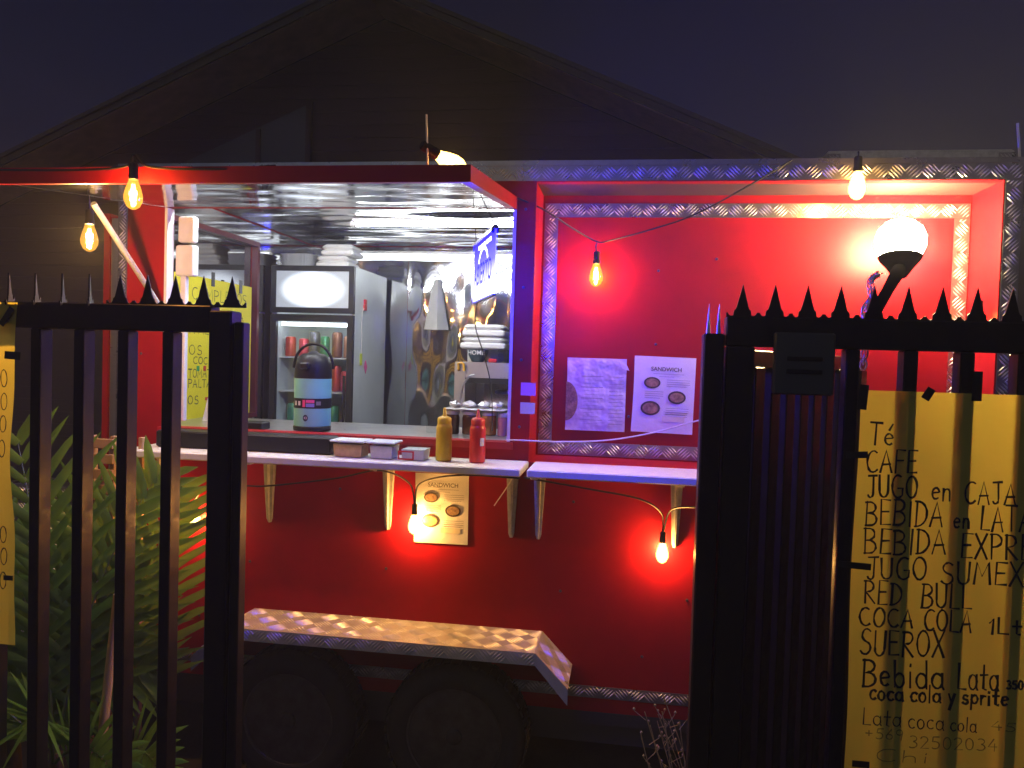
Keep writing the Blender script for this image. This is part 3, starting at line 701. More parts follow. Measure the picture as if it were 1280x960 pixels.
# ================================================================== MENU SHEETS ON THE SKIN
def menu(name, x0, x1, z0, z1, y, label, tilt=0, m='paper'):
    w, h = x1-x0, z1-z0
    s = bent_sheet(name, m, 0, w, 0, h, 0, .0012, nx=8, nz=10, seed=int(x0*99)+50)
    s.location = (x0, y-.003, z0); s.rotation_euler = (0, R(tilt), 0); tag(s, label, 'menu', 'printed menu sheets on the red skin')
    P = lambda u, v: (u*w, -.0032, v*h)
    t = text_mb('SANDWICH', .023, lambda a,b: (w*.53+a, -.0034, h*.835+b)); t.build('heading', mat('soft_ink', (.07,.06,.06), .6), s)
    t = MB()
    def line(u0, u1, v): t.box(u0*w, u1*w, -.0030, -.0026, v*h-.0007, v*h+.0007)
    for k, (a, b) in enumerate(((.32,.82),(.42,.66))): line(a, b, .775-.035*k)
    for (u0,u1,v0) in ((.55,.92,.70),(.2,.5,.54),(.55,.92,.33),(.52,.9,.28)):
        for k in range(4): line(u0, u1-.05*(k == 3), v0-.028*k)
    t.build('print_lines', 'grey_ink', s)
    for (cu, cv, ru, rv) in ((.31,.655,.135,.075),(.72,.475,.145,.085),(.30,.32,.16,.095)):
        e = MB(); n = 20; e.v = [(cu*w+ru*w*math.cos(2*math.pi*k/n), -.0032, cv*h+rv*h*math.sin(2*math.pi*k/n)) for k in range(n)]; e.f = [tuple(range(n))]
        ph = e.build('dish_photo', 'dark_print', s)
        e = MB(); e.v = [(cu*w+ru*w*.8*math.cos(2*math.pi*k/n), -.0036, cv*h+rv*h*.74*math.sin(2*math.pi*k/n)) for k in range(n)]; e.f = [tuple(range(n))]
        e.build('dish', 'brown_print', ph)
    MB().box(.5*w,.86*w,-.0032,-.0028,.155*h,.225*h).build('price_box', 'sticker_c', s)
    return s
menu('sandwich_menu', .030, .278, 1.440, 1.752, D0, 'smooth white sandwich menu sheet taped on the recessed red panel', 1)
menu('sandwich_menu', -.808, -.590, .985, 1.262, 0, 'white sandwich menu sheet under the shelf beside a glowing bulb', -.5)
def sleeve():
    w, h = .245, .300
    s = bent_sheet('menu_sleeve', 'sleeve', 0, w, 0, h, 0, .004, nx=14, nz=16, seed=31)
    s.location = (-.240, D0-.006, 1.436); tag(s, 'crumpled glossy menu sleeve with a torn corner beside the sandwich menu', 'menu')
    t = MB()
    for k in range(14):
        v = .75-.05*k; t.box(.72*w,.96*w,-.0088,-.0082,v*h-.0008,v*h+.0008)
        if k % 3 == 0: t.box(.25*w,.62*w,-.0088,-.0082,v*h-.001,v*h+.001)
        else: t.box(.3*w,.55*w,-.0088,-.0082,v*h-.0005,v*h+.0005)
    t.build('print_lines', 'grey_ink', s)
    n = 24; e = MB(); e.v = [(0,-.0086,.12*h)]+[(.2*w*math.cos(a), -.0086, .40*h+.27*h*math.sin(a)) for a in [R(-90+180*k/n) for k in range(n+1)]]+[(0,-.0086,.68*h)]; e.f = [tuple(range(len(e.v)))]
    e.build('pizza_photo', 'brown_print', s)
    MB().prism([(.86*w,h*.99),(.93*w,.87*h),(1.05*w,.84*h),(1.0*w,.92*h)], -.016, -.0145).build('torn_corner', 'paper', s)
sleeve()
tag(MB().box(-.398,-.340,-.0025,-.001,1.583,1.633).build('pink_sticker', 'sticker_p'), 'pink sticker on the red post beside the serving window', 'sticker')
tag(MB().box(-.398,-.340,-.0025,-.001,1.512,1.556).build('cream_sticker', 'sticker_c'), 'cream sticker below the pink one on the red post', 'sticker')

# ================================================================== LIGHTS OF THE PLACE
gl = MB(); gl.smooth = True
gl.lathe([(.013,0),(.016,-.012),(.024,-.035),(.0295,-.058),(.0285,-.076),(.020,-.094),(.009,-.102),(.001,-.104)], n=18); GLM = gl.mesh('glass', M['amberglass'])
fl = MB()
for k in range(4):
    a = 2*math.pi*k/4; fl.tube([(.004*math.cos(a),.004*math.sin(a),-.020),(.012*math.cos(a),.012*math.sin(a),-.074)], .0016, 5)
GLH = gl.mesh('glass', bulb_glass('hot_bulb_glass', (1, .62, .16), 9, .35))
GLC = gl.mesh('glass', bulb_glass('clear_amber_glass', (1, .45, .07), 2.6, .72))
FIM = fl.mesh('filament', M['fil'])
so_ = MB(); so_.smooth = True; so_.lathe([(.0105,.050),(.0145,.046),(.0150,.012),(.0165,.010),(.0165,-.004),(.014,-.006)], n=14); SOM = so_.mesh('socket', M['plastic_k'])
def bulb(loc, rot, label, watts=2.0, scale=1.0, col=(1,.50,.14), gm=None):
    b = bpy.data.objects.new('string_bulb', None); COL.objects.link(b); b['_local'] = 1; b.location = loc; b.rotation_euler = rot; b.scale = (scale,)*3; b.empty_display_size = .05
    tag(b, label, 'light bulb', 'amber bulbs strung on the trailer')
    link('socket', SOM, b); link('glass', gm or GLM, b); link('filament', FIM, b)
    l = bpy.data.lights.new('bulb_light', 'POINT'); l.energy = watts*4.5; l.color = col; l.shadow_soft_size = .012
    link('bulb_light', l, b, (0,0,-.05))
    return b
bulb((-1.405,-.93,2.205), (0,0,0), 'amber bulb hanging on the front edge of the serving hatch', 3.2, .86)
bulb((-1.79,-.60,2.135), (0,0,0), 'amber bulb hanging lowest under the hatch beside the prop strut', 10.0, .92, (1,.66,.32), GLC)
bulb((-.545,-.84,2.290), (R(38),R(-62),0), 'glowing bulb lying on top of the serving hatch', 3.0, 1.0, (1,.62,.25), GLH)
bulb((-.130,.175,2.120), (0,0,0), 'amber bulb hanging over the recessed panel above the menu sleeve', 5.0, .92)
bulb((.795,-.045,2.43), (0,0,0), 'bulb hanging from the roof edge above the flood lamp', 4.0, 1.0, (1,.6,.22), GLH)
bulb((1.262,.05,1.955), (0,0,0), 'small dim bulb in the corner of the recess by the fence spikes', .35, .6)
bulb((-.800,-.036,1.105), (0,0,0), 'glowing bulb under the shelf beside the lower menu sheet', 7.5, .78, (1,.56,.20), GLH)
bulb((.160,-.036,1.055), (0,0,0), 'glowing bulb under the short shelf next to the fence post', 6.5, .78, (1,.56,.20), GLH)
bulb((-1.72,-.038,1.06), (0,0,0), 'glowing bulb low on the trailer behind the palm and gate', 5.0, .78, (1,.56,.20), GLH)

def flood():
    b = Vector((.60,-.93,1.845)); h = Vector((.985,.060,2.095))
    f = thing('flood_lamp', b, 'dazzling flood lamp on a slanted arm rising behind the fence spikes', 'lamp')
    dk = mat('matt_black_fitting', (.0022,.0022,.0022), .9, spec=0)
    MB().tube([b, b.lerp(h,.5), h], [.014,.017,.026], 10).build('arm', dk, f, smooth=True)
    up = Vector((.05,.22,1)).normalized(); q = up.to_track_quat('Z','Y').to_matrix().to_4x4()
    m = MB(); m.smooth = True; m.lathe([(.024,-.03),(.036,-.012),(.050,.010),(.070,.034),(.076,.046),(.072,.046),(.046,.012),(.02,-.01)], n=32)
    m.xf(Matrix.Translation(h) @ q).build('reflector', dk, f)
    m = MB(); m.smooth = True; m.lathe([(.026,.012),(.052,.034),(.072,.056),(.086,.090),(.087,.120),(.076,.152),(.052,.176),(.026,.186),(.004,.188)], n=28)
    m.xf(Matrix.Translation(h) @ q).build('bulb', 'flood', f)
    MB().bbox(b.x-.03,b.x+.03,-.944,-.915,1.78,1.85,.004).build('clamp', 'plastic_k', f)
    # chain hung beside the arm
    ch = thing('steel_chain', (.585,-.93,1.85), 'loose steel chain hanging over the fence beside the lamp arm', 'chain')
    pts = curve_pts([(.655,-.80,1.975),(.63,-.86,1.965),(.605,-.90,1.945),(.60,-.93,1.90),(.583,-.935,1.865),(.588,-.937,1.80),(.585,-.937,1.72)], 6)
    for i in range(0, len(pts)-1, 1):
        p, dd = pts[i], (pts[i+1]-pts[i]).normalized()
        m = MB(); n = 14
        m.tube([(.0075*math.cos(2*math.pi*k/n), 0, .013*math.sin(2*math.pi*k/n)) for k in range(n+1)], .0021, 6, caps=False); m.smooth = True
        q2 = dd.to_track_quat('Z','Y').to_matrix().to_4x4() @ Matrix.Rotation(R(90*(i % 2)+15),4,'Z')
        m.xf(Matrix.Translation(p) @ q2).build('chain_link', 'zinc', ch)
flood()

def open_sign():
    # hanging acrylic LED board, set nearly at right angles to the wall
    a = Vector((-.5095,-.42,0)); b = Vector((-.3795,-.78,0)); d = (b-a).normalized(); L = (b-a).length; n = Vector((-d.y, d.x, 0)); n = -n if n.x < 0 else n
    z0, z1 = 1.907, 2.092
    s = thing('open_sign', (-.445,-.6,z0), 'hanging blue lit ABIERTO sign beside the serving window', 'sign')
    P = lambda u, z, o: tuple(a+d*u+n*o+Vector((0,0,z)))
    def board(u0, u1, za, zb, o0, o1):
        m = MB(); m.v = [P(u0,za,o0),P(u1,za,o0),P(u1,za,o1),P(u0,za,o1),P(u0,zb,o0),P(u1,zb,o0),P(u1,zb,o1),P(u0,zb,o1)]
        m.f = [(0,3,2,1),(4,5,6,7),(0,1,5,4),(1,2,6,5),(2,3,7,6),(3,0,4,7)]; return m
    blue = bpy.data.materials.new('lit_blue_acrylic'); blue.use_nodes = True; nn = blue.node_tree.nodes; ll = blue.node_tree.links
    nn.remove(nn['Principled BSDF']); e = nn.new('ShaderNodeEmission'); tc = nn.new('ShaderNodeTexCoord'); sp = nn.new('ShaderNodeSeparateXYZ')
    mr = nn.new('ShaderNodeMapRange'); mr.inputs[1].default_value = z1; mr.inputs[2].default_value = z0+.02; cr = nn.new('ShaderNodeValToRGB')
    cr.color_ramp.elements[0].color = (.0012,.0008,1,1); cr.color_ramp.elements[1].color = (.026,.026,1.0,1); cr.color_ramp.elements[1].position = .95
    x = cr.color_ramp.elements.new(.5); x.color = (.004,.0036,1,1)
    ll.new(tc.outputs['Object'], sp.inputs[0]); ll.new(sp.outputs['Z'], mr.inputs[0]); ll.new(mr.outputs[0], cr.inputs[0]); ll.new(cr.outputs[0], e.inputs[0]); ll.new(e.outputs[0], nn['Material Output'].inputs[0])
    e.inputs[1].default_value = 150.0
    board(0,L,z0,z1,.0002,.003).build('acrylic_board', blue, s)
    dim = blue.copy(); dim.name = 'dim_blue_back'; [q for q in dim.node_tree.nodes if q.type == 'EMISSION'][0].inputs[1].default_value = 85
    board(0,L,z0,z1,-.003,-.0002).build('back_sheet', dim, s)
    for q in (board(-.006,L+.006,z1,z1+.012,-.006,.006), board(-.006,L+.006,z0-.006,z0,-.005,.005)):
        q.build('edge_rail', mat('lit_edge', (.3,.3,.8), .3), s)
    wh = emis('lit_white_letter', (.75,.78,1), 5.0)
    # dark letters on the light band, both faces
    for sgn in (1,-1):
        t = text_mb('ABIERTO', .080, lambda u,v: P(L/2-sgn*u*1.02, (z0+z1)/2-.016+v*1.15, sgn*.0045)); t.build('lettering', mat('sign_letter_blue', (.01,.01,.10), .4), s)
        m = MB(); n_ = 18
        for k in range(n_+1):
            an = R(160-140*k/n_)
            for rr in (.074,.088): m.v.append(P(L*.52+rr*math.cos(an)*1.1, z0+.095+rr*math.sin(an)*.75, sgn*.0045))
        m.f = [(2*k,2*k+1,2*k+3,2*k+2) for k in range(n_)]; m.build('arch', wh, s)
        m = MB()
        for k in range(5): 
            q = board(.10+.05*k,.13+.05*k,z0+.160,z0+.172,sgn*.0036-.0004,sgn*.0036+.0004); o = len(m.v); m.v += q.v; m.f += [tuple(i+o for i in t) for t in q.f]
        m.build('small_lettering', wh, s)
    MB().tube([P(L-.01,z1+.012,0),(-.442,-.70,2.205)], .0015, 5).tube([P(.02,z1+.012,0),(-.52,-.43,2.252)], .0015, 5).build('hanging_wire', 'cord_k', s)
    MB().tube([P(L-.012,z1,-.01),P(L-.012,z1,.01)], .010, 10).build('bolt', 'plastic_k', s)
    MB().tube(curve_pts([P(.08,z0,0),(-.515,-.35,1.83),(-.54,-.05,1.74),(-.535,.12,1.60),(-.54,.2,1.42)],6), .0022, 6).build('power_cord', 'cord_k', s)
open_sign()

# cords
def cord(pts, r, m, label):
    o = MB().tube(curve_pts(pts, 8), r, 6).build('cord', m, smooth=True); return tag(o, label, 'cord')
cord([(-.446,-.02,2.345),(-.335,.03,2.305),(-.22,.12,2.245),(-.130,.175,2.205),(-.075,.14,2.205),(.10,.05,2.24),(.245,.03,2.29),(.44,.0,2.395),(.573,-.02,2.475)], .0035, 'cord_k', 'black cord looping down to the bulb over the recessed panel')
cord([(-.130,.175,2.204),(-.134,.175,2.185),(-.130,.175,2.163)], .003, 'cord_k', 'short black drop cord above the bulb over the recessed panel')
cord([(-1.92,-.05,1.27),(-1.80,-.10,1.20),(-1.745,-.05,1.098),(-1.6,-.14,1.20),(-1.429,-.2,1.208),(-1.316,-.2,1.214),(-1.062,-.2,1.255),(-.891,-.2,1.293),(-.81,-.08,1.23),(-.797,-.045,1.142),(-.77,-.08,1.23),(-.6,-.2,1.29),(-.36,-.235,1.297)], .0035, 'cord_k', 'black cord drooping under the long white shelf')
cord([(-.35,-.2,1.295),(-.104,-.2,1.264),(.067,-.2,1.239),(.150,-.08,1.17),(.160,-.045,1.092),(.185,-.1,1.19),(.289,-.225,1.229),(.42,-.2,1.25)], .0035, 'cord_k', 'black cord drooping under the short white shelf')
cord([(-.45,.0,1.405),(-.42,-.03,1.411),(-.237,-.03,1.413),(-.056,-.03,1.427),(.121,-.03,1.465),(.281,-.03,1.517),(.5,-.03,1.58)], .0028, 'cord_w', 'thin white cord strung across the foot of the recessed panel')
cord([(-1.92,-.93,2.232),(-1.6,-.93,2.229),(-1.43,-.932,2.238),(-1.405,-.93,2.27),(-1.36,-.915,2.24),(-1.15,-.9,2.236),(-1.0,-.88,2.25)], .0035, 'cord_k', 'black cord lying along the front edge of the serving hatch')
cord([(-1.80,-.6,2.235),(-1.792,-.6,2.215),(-1.79,-.6,2.183)], .003, 'cord_k', 'short drop cord of the bulb beside the prop strut')
cord([(.80,-.02,2.50),(.795,-.045,2.495),(.795,-.045,2.475)], .003, 'cord_k', 'short drop cord at the roof edge above the flood lamp')
cord([(-.56,-.87,2.24),(-.563,-.87,2.30),(-.568,-.87,2.39)], .003, 'cord_w', 'upright stiff wire end standing on the serving hatch')
cord([(1.375,.06,2.38),(1.372,.06,2.50),(1.360,.06,2.62)], .005, 'cord_w', 'stiff white cable end standing at the trailer roof corner')
cord([(-.40,-.06,1.297),(-.42,-.10,1.25),(-.47,-.12,1.17)], .002, 'cord_w', 'loose wire end under the end of the long shelf')

# ================================================================== THINGS ON SHELF AND COUNTER
def squeeze(name, x, m, label):
    b = thing(name, (x,-.12,1.330), label, 'sauce bottle')
    q = MB(); q.lathe([(.024,0),(.0295,.004),(.0305,.02),(.030,.085),(.0305,.115),(.030,.128),(.027,.138),(.0235,.143)], (x,-.12,1.330), 24); q.build('bottle', m, b, smooth=True)
    q = MB(); q.lathe([(.0262,.1405),(.0265,.160),(.022,.166),(.010,.170),(.007,.176),(.0045,.200),(.003,.202)], (x,-.12,1.330), 20); q.build('nozzle_cap', m, b, smooth=True)
    return b
squeeze('mustard_bottle', -.669, 'mustard', 'yellow mustard squeeze bottle on the white shelf')
kb = squeeze('ketchup_bottle', -.540, 'ketchup', 'red ketchup squeeze bottle on the white shelf')
lab = MB(); n = 6
for k in range(n+1):
    a = R(-62+36*k/n)
    for z in (1.395,1.425): lab.v.append((-.540+.0312*math.cos(a), -.12+.0312*math.sin(a), z))
lab.f = [(2*k,2*k+2,2*k+3,2*k+1) for k in range(n)]; lab.build('price_label', 'paper', kb)
def tub(x0, x1, food, label, lidm='clear', zt=1.388):
    cx = (x0+x1)/2; t = thing('food_tub', (cx,-.12,1.330), label, 'food container', 'plastic tubs of food on the shelf')
    def frustum(xa0, xa1, ya0, ya1, xb0, xb1, yb0, yb1, za, zb):
        m = MB(); m.v = [(xa0,ya0,za),(xa1,ya0,za),(xa1,ya1,za),(xa0,ya1,za),(xb0,yb0,zb),(xb1,yb0,zb),(xb1,yb1,zb),(xb0,yb1,zb)]
        m.f = [(0,3,2,1),(4,5,6,7),(0,1,5,4),(1,2,6,5),(2,3,7,6),(3,0,4,7)]; return m
    frustum(x0+.012,x1-.012,-.165,-.075,x0+.004,x1-.004,-.172,-.068,1.331,zt).build('tub', 'clear', t)
    frustum(x0+.015,x1-.015,-.162,-.078,x0+.011,x1-.011,-.166,-.074,1.333,1.333+(zt-1.333)*.86).build('filling', food, t)
    MB().bbox(x0,x1,-.176,-.064,zt+.0005,zt+.008,.002).build('lid', lidm, t)
    return t
lidm = mat('cloudy_lid', (.70,.78,.77), .3)
tub(-1.100,-.965,'food_o','clear tub of orange sauce with cloudy lid on the shelf', lidm)
tub(-.955,-.845,'food_w','clear tub of white salad in the middle of the shelf tubs', lidm)
t = tub(-.832,-.722,'foam','open clear tub of sachets with a red label on the shelf', 'clear', 1.378)
m = MB(); m.box(-.832,-.770,-.1745,-.1735,1.334,1.339).box(-.832,-.770,-.1745,-.1735,1.362,1.367).box(-.832,-.826,-.1745,-.1735,1.339,1.362).box(-.776,-.770,-.1745,-.1735,1.339,1.362); m.build('label_frame', 'redplastic', t)
tag(MB().bbox(-1.845,-1.115,-.13,-.03,1.331,1.398,.006).build('black_case', 'plastic_k'), 'long black case lying on the white shelf', 'case')
tag(MB().bbox(-1.60,-1.50,.08,.16,1.393,1.425,.004).build('small_black_box', 'plastic_k'), 'small black box on the counter beside the airpot', 'box')

def airpot():
    c = (-1.315,.17,1.393); a = thing('airpot', c, 'mint green airpot with black lid on the counter', 'airpot')
    MB().lathe([(.068,0),(.078,.003),(.079,.018),(.076,.022)], c, 32).build('base', 'plastic_k', a, smooth=True)
    body = MB().lathe([(.0765,.0225),(.0775,.03),(.0775,.10),(.0775,.19),(.077,.222)], c, 32, caps=True).build('body', 'teal', a, smooth=True)
    MB().lathe([(.0782,.098),(.0786,.1),(.0786,.138),(.0782,.14)], c, 32, caps=False).build('label_band', 'plastic_k', body, smooth=True)
    MB().lathe([(.077,.2225),(.077,.26),(.073,.29),(.060,.315),(.045,.326),(.025,.33),(.012,.338),(.002,.34)], c, 32).build('lid', 'plastic_k', a, smooth=True)
    MB().tube([(c[0]+.088*math.cos(R(t)), c[1], c[2]+.265+.105*math.sin(R(t))) for t in range(0,181,12)], .006, 8).build('handle', 'plastic_k', a, smooth=True)
    m = MB(); m.bbox(c[0]-.018,c[0]+.018,c[1]-.105,c[1]-.070,c[2]+.262,c[2]+.29,.005); m.build('spout', 'plastic_k', a)
    def wrap(u, z, o):
        an = R(-90)+u/.0787; return (c[0]+(.0787+o)*math.cos(an), c[1]+(.0787+o)*math.sin(an), c[2]+z)
    for (u0,u1,z0,z1,mm) in ((-.012,.000,.104,.134,'pinktag'),(.003,.038,.122,.134,'pinktag'),(.003,.038,.104,.119,mat('label_blue',(.25,.25,.65),.4)),(-.034,-.022,.110,.128,'white'),(-.056,-.044,.110,.128,'white'),(.045,.065,.112,.128,'grey_ink')):
        m = MB()
        for k in range(5):
            u = u0+(u1-u0)*k/4
            for z in (z0,z1): m.v.append(wrap(u,z,.0006))
        m.f = [(2*k,2*k+2,2*k+3,2*k+1) for k in range(4)]; m.build('label_print', mm, body)
    m = MB(); m.v = [wrap(.011*math.cos(2*math.pi*k/14)+.002, .058+.014*math.sin(2*math.pi*k/14), .0005) for k in range(14)]; m.f = [tuple(range(14))]; m.build('emblem', 'navy', body)
    t = text_mb('43', .014, lambda u,v: wrap(u+.002, .058+v, .001)); t.build('emblem_print', 'white', body)
airpot()

def fridge():
    x0, x1, y0, y1, z0, z1 = -2.045, -1.545, 1.27, 1.88, .40, 2.225
    f = thing('drinks_fridge', (-1.8,1.55,.4), 'tall black drinks fridge with lit header behind the counter', 'fridge')
    m = MB(); m.box(x0,x0+.03,y0+.03,y1,z0,z1); m.box(x0+.03,x1-.03,y1-.03,y1,z0,z1); m.box(x0+.03,x1-.03,y0+.03,y1-.03,z1-.03,z1); m.box(x0+.03,x1-.03,y0+.03,y1-.03,z0,z0+.1)
    m.build('cabinet', 'enamel', f)
    MB().bbox(x1-.03,x1,y0+.03,y1,z0,z1,.004).build('side_panel', 'enamel', f)
    hd = MB(); hd.box(x0,x1,y0,y0+.03,1.955,1.985); hd.box(x0,x1,y0,y0+.03,2.195,z1); hd.box(x0,x0+.03,y0,y0+.03,1.985,2.195); hd.box(x1-.03,x1,y0,y0+.03,1.985,2.195)
    hd = hd.build('header_frame', 'plastic_k', f)
    lm = bpy.data.materials.new('lit_header'); lm.use_nodes = True; n = lm.node_tree.nodes; l = lm.node_tree.links; b = n['Principled BSDF']
    b.inputs['Base Color'].default_value = (.35,.38,.42,1); b.inputs['Roughness'].default_value = .4
    tc = n.new('ShaderNodeTexCoord'); mp = n.new('ShaderNodeMapping'); mp.vector_type = 'POINT'; mp.inputs['Location'].default_value = (.5*3.4*3.59,0,-2.09*7.5)
    vm = n.new('ShaderNodeVectorMath'); vm.operation = 'SUBTRACT'; vm.inputs[1].default_value = (-1.795,y0,2.09)
    vs_ = n.new('ShaderNodeVectorMath'); vs_.operation = 'MULTIPLY'; vs_.inputs[1].default_value = (4.2,0,7.6)
    ln_ = n.new('ShaderNodeVectorMath'); ln_.operation = 'LENGTH'; mr = n.new('ShaderNodeMapRange'); mr.inputs[1].default_value = .42; mr.inputs[2].default_value = .92; mr.inputs[3].default_value = 2.2; mr.inputs[4].default_value = .30; mr.interpolation_type = 'SMOOTHSTEP'
    l.new(tc.outputs['Object'], vm.inputs[0]); l.new(vm.outputs[0], vs_.inputs[0]); l.new(vs_.outputs[0], ln_.inputs[0]); l.new(ln_.outputs['Value'], mr.inputs[0])
    b.inputs['Emission Color'].default_value = (.85,.92,1,1); l.new(mr.outputs[0], b.inputs['Emission Strength'])
    n.remove(mp)
    MB().box(x0+.03,x1-.03,y0+.008,y0+.02,1.985,2.195).build('lit_header', lm, hd)
    dr = MB(); dr.box(x0,x1,y0,y0+.03,1.905,1.945); dr.box(x0,x1,y0,y0+.03,z0,.55); dr.box(x0,x0+.035,y0,y0+.03,.55,1.905); dr.box(x1-.035,x1,y0,y0+.03,.55,1.905)
    dr = dr.build('door', 'plastic_k', f)
    MB().box(x0+.035,x1-.035,y0+.012,y0+.016,.55,1.905).build('glass_pane', 'glass', dr)
    MB().box(x1-.05,x1-.036,y0-.012,y0-.001,1.2,1.6).build('handle', 'plastic_k', dr)
    for z in (1.30,1.50,1.70): MB().box(x0+.032,x1-.032,y0+.06,y1-.04,z-.008,z).build('shelf', 'white', f)
    MB().box(x0+.05,x1-.05,y0+.045,y0+.06,1.88,1.90).build('interior_lamp', emis('fridge_lamp',(.9,.95,1),10), f)
    cols = [(.55,.05,.04),(.6,.3,.2),(.05,.28,.12),(.7,.06,.1),(.1,.35,.2),(.65,.62,.6),(.25,.1,.05),(.12,.12,.14)]
    cms = [mat('can_print', c, .3, .3, var=.3, vscale=30) for c in cols]
    can = MB(); can.smooth = True; can.lathe([(.024,0),(.031,.006),(.031,.105),(.026,.115),(.025,.117)], n=16); CANM = [can.mesh('drink_can', q) for q in cms]
    k = 0; names = ['red','tan','dark green','crimson','green','silver','brown','black']
    for zi, z in enumerate((1.70,1.50,1.30)):
        for i in range(6):
            ci = (i*3+zi*2+(i//2)) % 8
            if zi == 1 and i in (0,1): continue
            hs = (1,1.28,.92,1.1,1.3,.96,1.05)[(i*2+zi*3) % 7]; ws = (1,.94,1.06,.9)[(i+zi) % 4]
            o = link('drink_can', CANM[ci], None, (x0+.075+.070*i+.006*math.sin(i*2.3+zi), y0+.12+.035*((i*7+zi) % 3)/2, z+.0005), None, (ws,ws,hs))
            tag(o, f"{names[ci]} drink can, {['first','second','third','fourth','fifth','sixth'][i]} from the hinge on the fridge's {['top','middle','bottom'][zi]} shelf", 'drink can', 'cans inside the lit fridge')
    # things stuck to the fridge side
    xs_ = x1+.001
    tag(MB().box(xs_,xs_+.012,1.44,1.47,2.02,2.05).box(xs_,xs_+.010,1.435,1.475,1.985,2.018).build('red_clip','redplastic'), 'red clip stuck high on the pale fridge side', 'clip')
    tag(MB().box(xs_,xs_+.003,1.395,1.43,1.66,1.73).build('lime_note','limetag'), 'lime yellow note stuck on the fridge side', 'note')
    m = MB().prismx([(1.47,1.655),(1.50,1.61),(1.525,1.65),(1.495,1.69)], xs_, xs_+.003); tag(m.build('pink_note','pinktag'), 'pink note stuck askew on the fridge side', 'note')
    cord([(xs_+.004,1.44,2.0),(xs_+.006,1.40,1.95),(xs_+.005,1.41,1.73)], .0025, 'cord_w', 'thin white string hanging down the fridge side')
    # on top of the fridge
    a = thing('foil_tray_stack', (-1.93,1.40,z1), 'stack of ribbed foil trays on top of the fridge', 'trays')
    for i in range(3):
        q = MB(); zz = z1+.002+.022*i; n_ = 30
        base = []
        for (r, h) in ((.82,0),(1.0,.03)):
            for kk in range(n_*2):
                t_ = 2*math.pi*kk/(n_*2); rr = r*(1+.02*(kk % 2)); cx, sx = math.cos(t_), math.sin(t_); e = .25
                q.v.append((-1.93+.105*rr*math.copysign(abs(cx)**.5,cx), 1.42+.10*rr*math.copysign(abs(sx)**.5,sx), zz+h))
        N = n_*2; q.f = [(i2,(i2+1) % N,N+(i2+1) % N,N+i2) for i2 in range(N)]+[tuple(range(N))]
        q.build('tray','foil',a)
    for i, (xa, xb, dz, lbl) in enumerate(((-1.80,-1.60,.0,'lower'),(-1.77,-1.575,.066,'upper'))):
        b_ = thing('foam_box', ((xa+xb)/2,1.42,z1+dz), f'{lbl} white foam takeaway box on top of the fridge', 'foam box', 'foam boxes on the fridge')
        MB().bbox(xa,xb,1.32,1.52,z1+.002+dz,z1+.034+dz,.010).build('tray','foam',b_); MB().bbox(xa+.004,xb-.004,1.324,1.516,z1+.0345+dz,z1+.066+dz,.014).build('lid','foam',b_)
fridge()

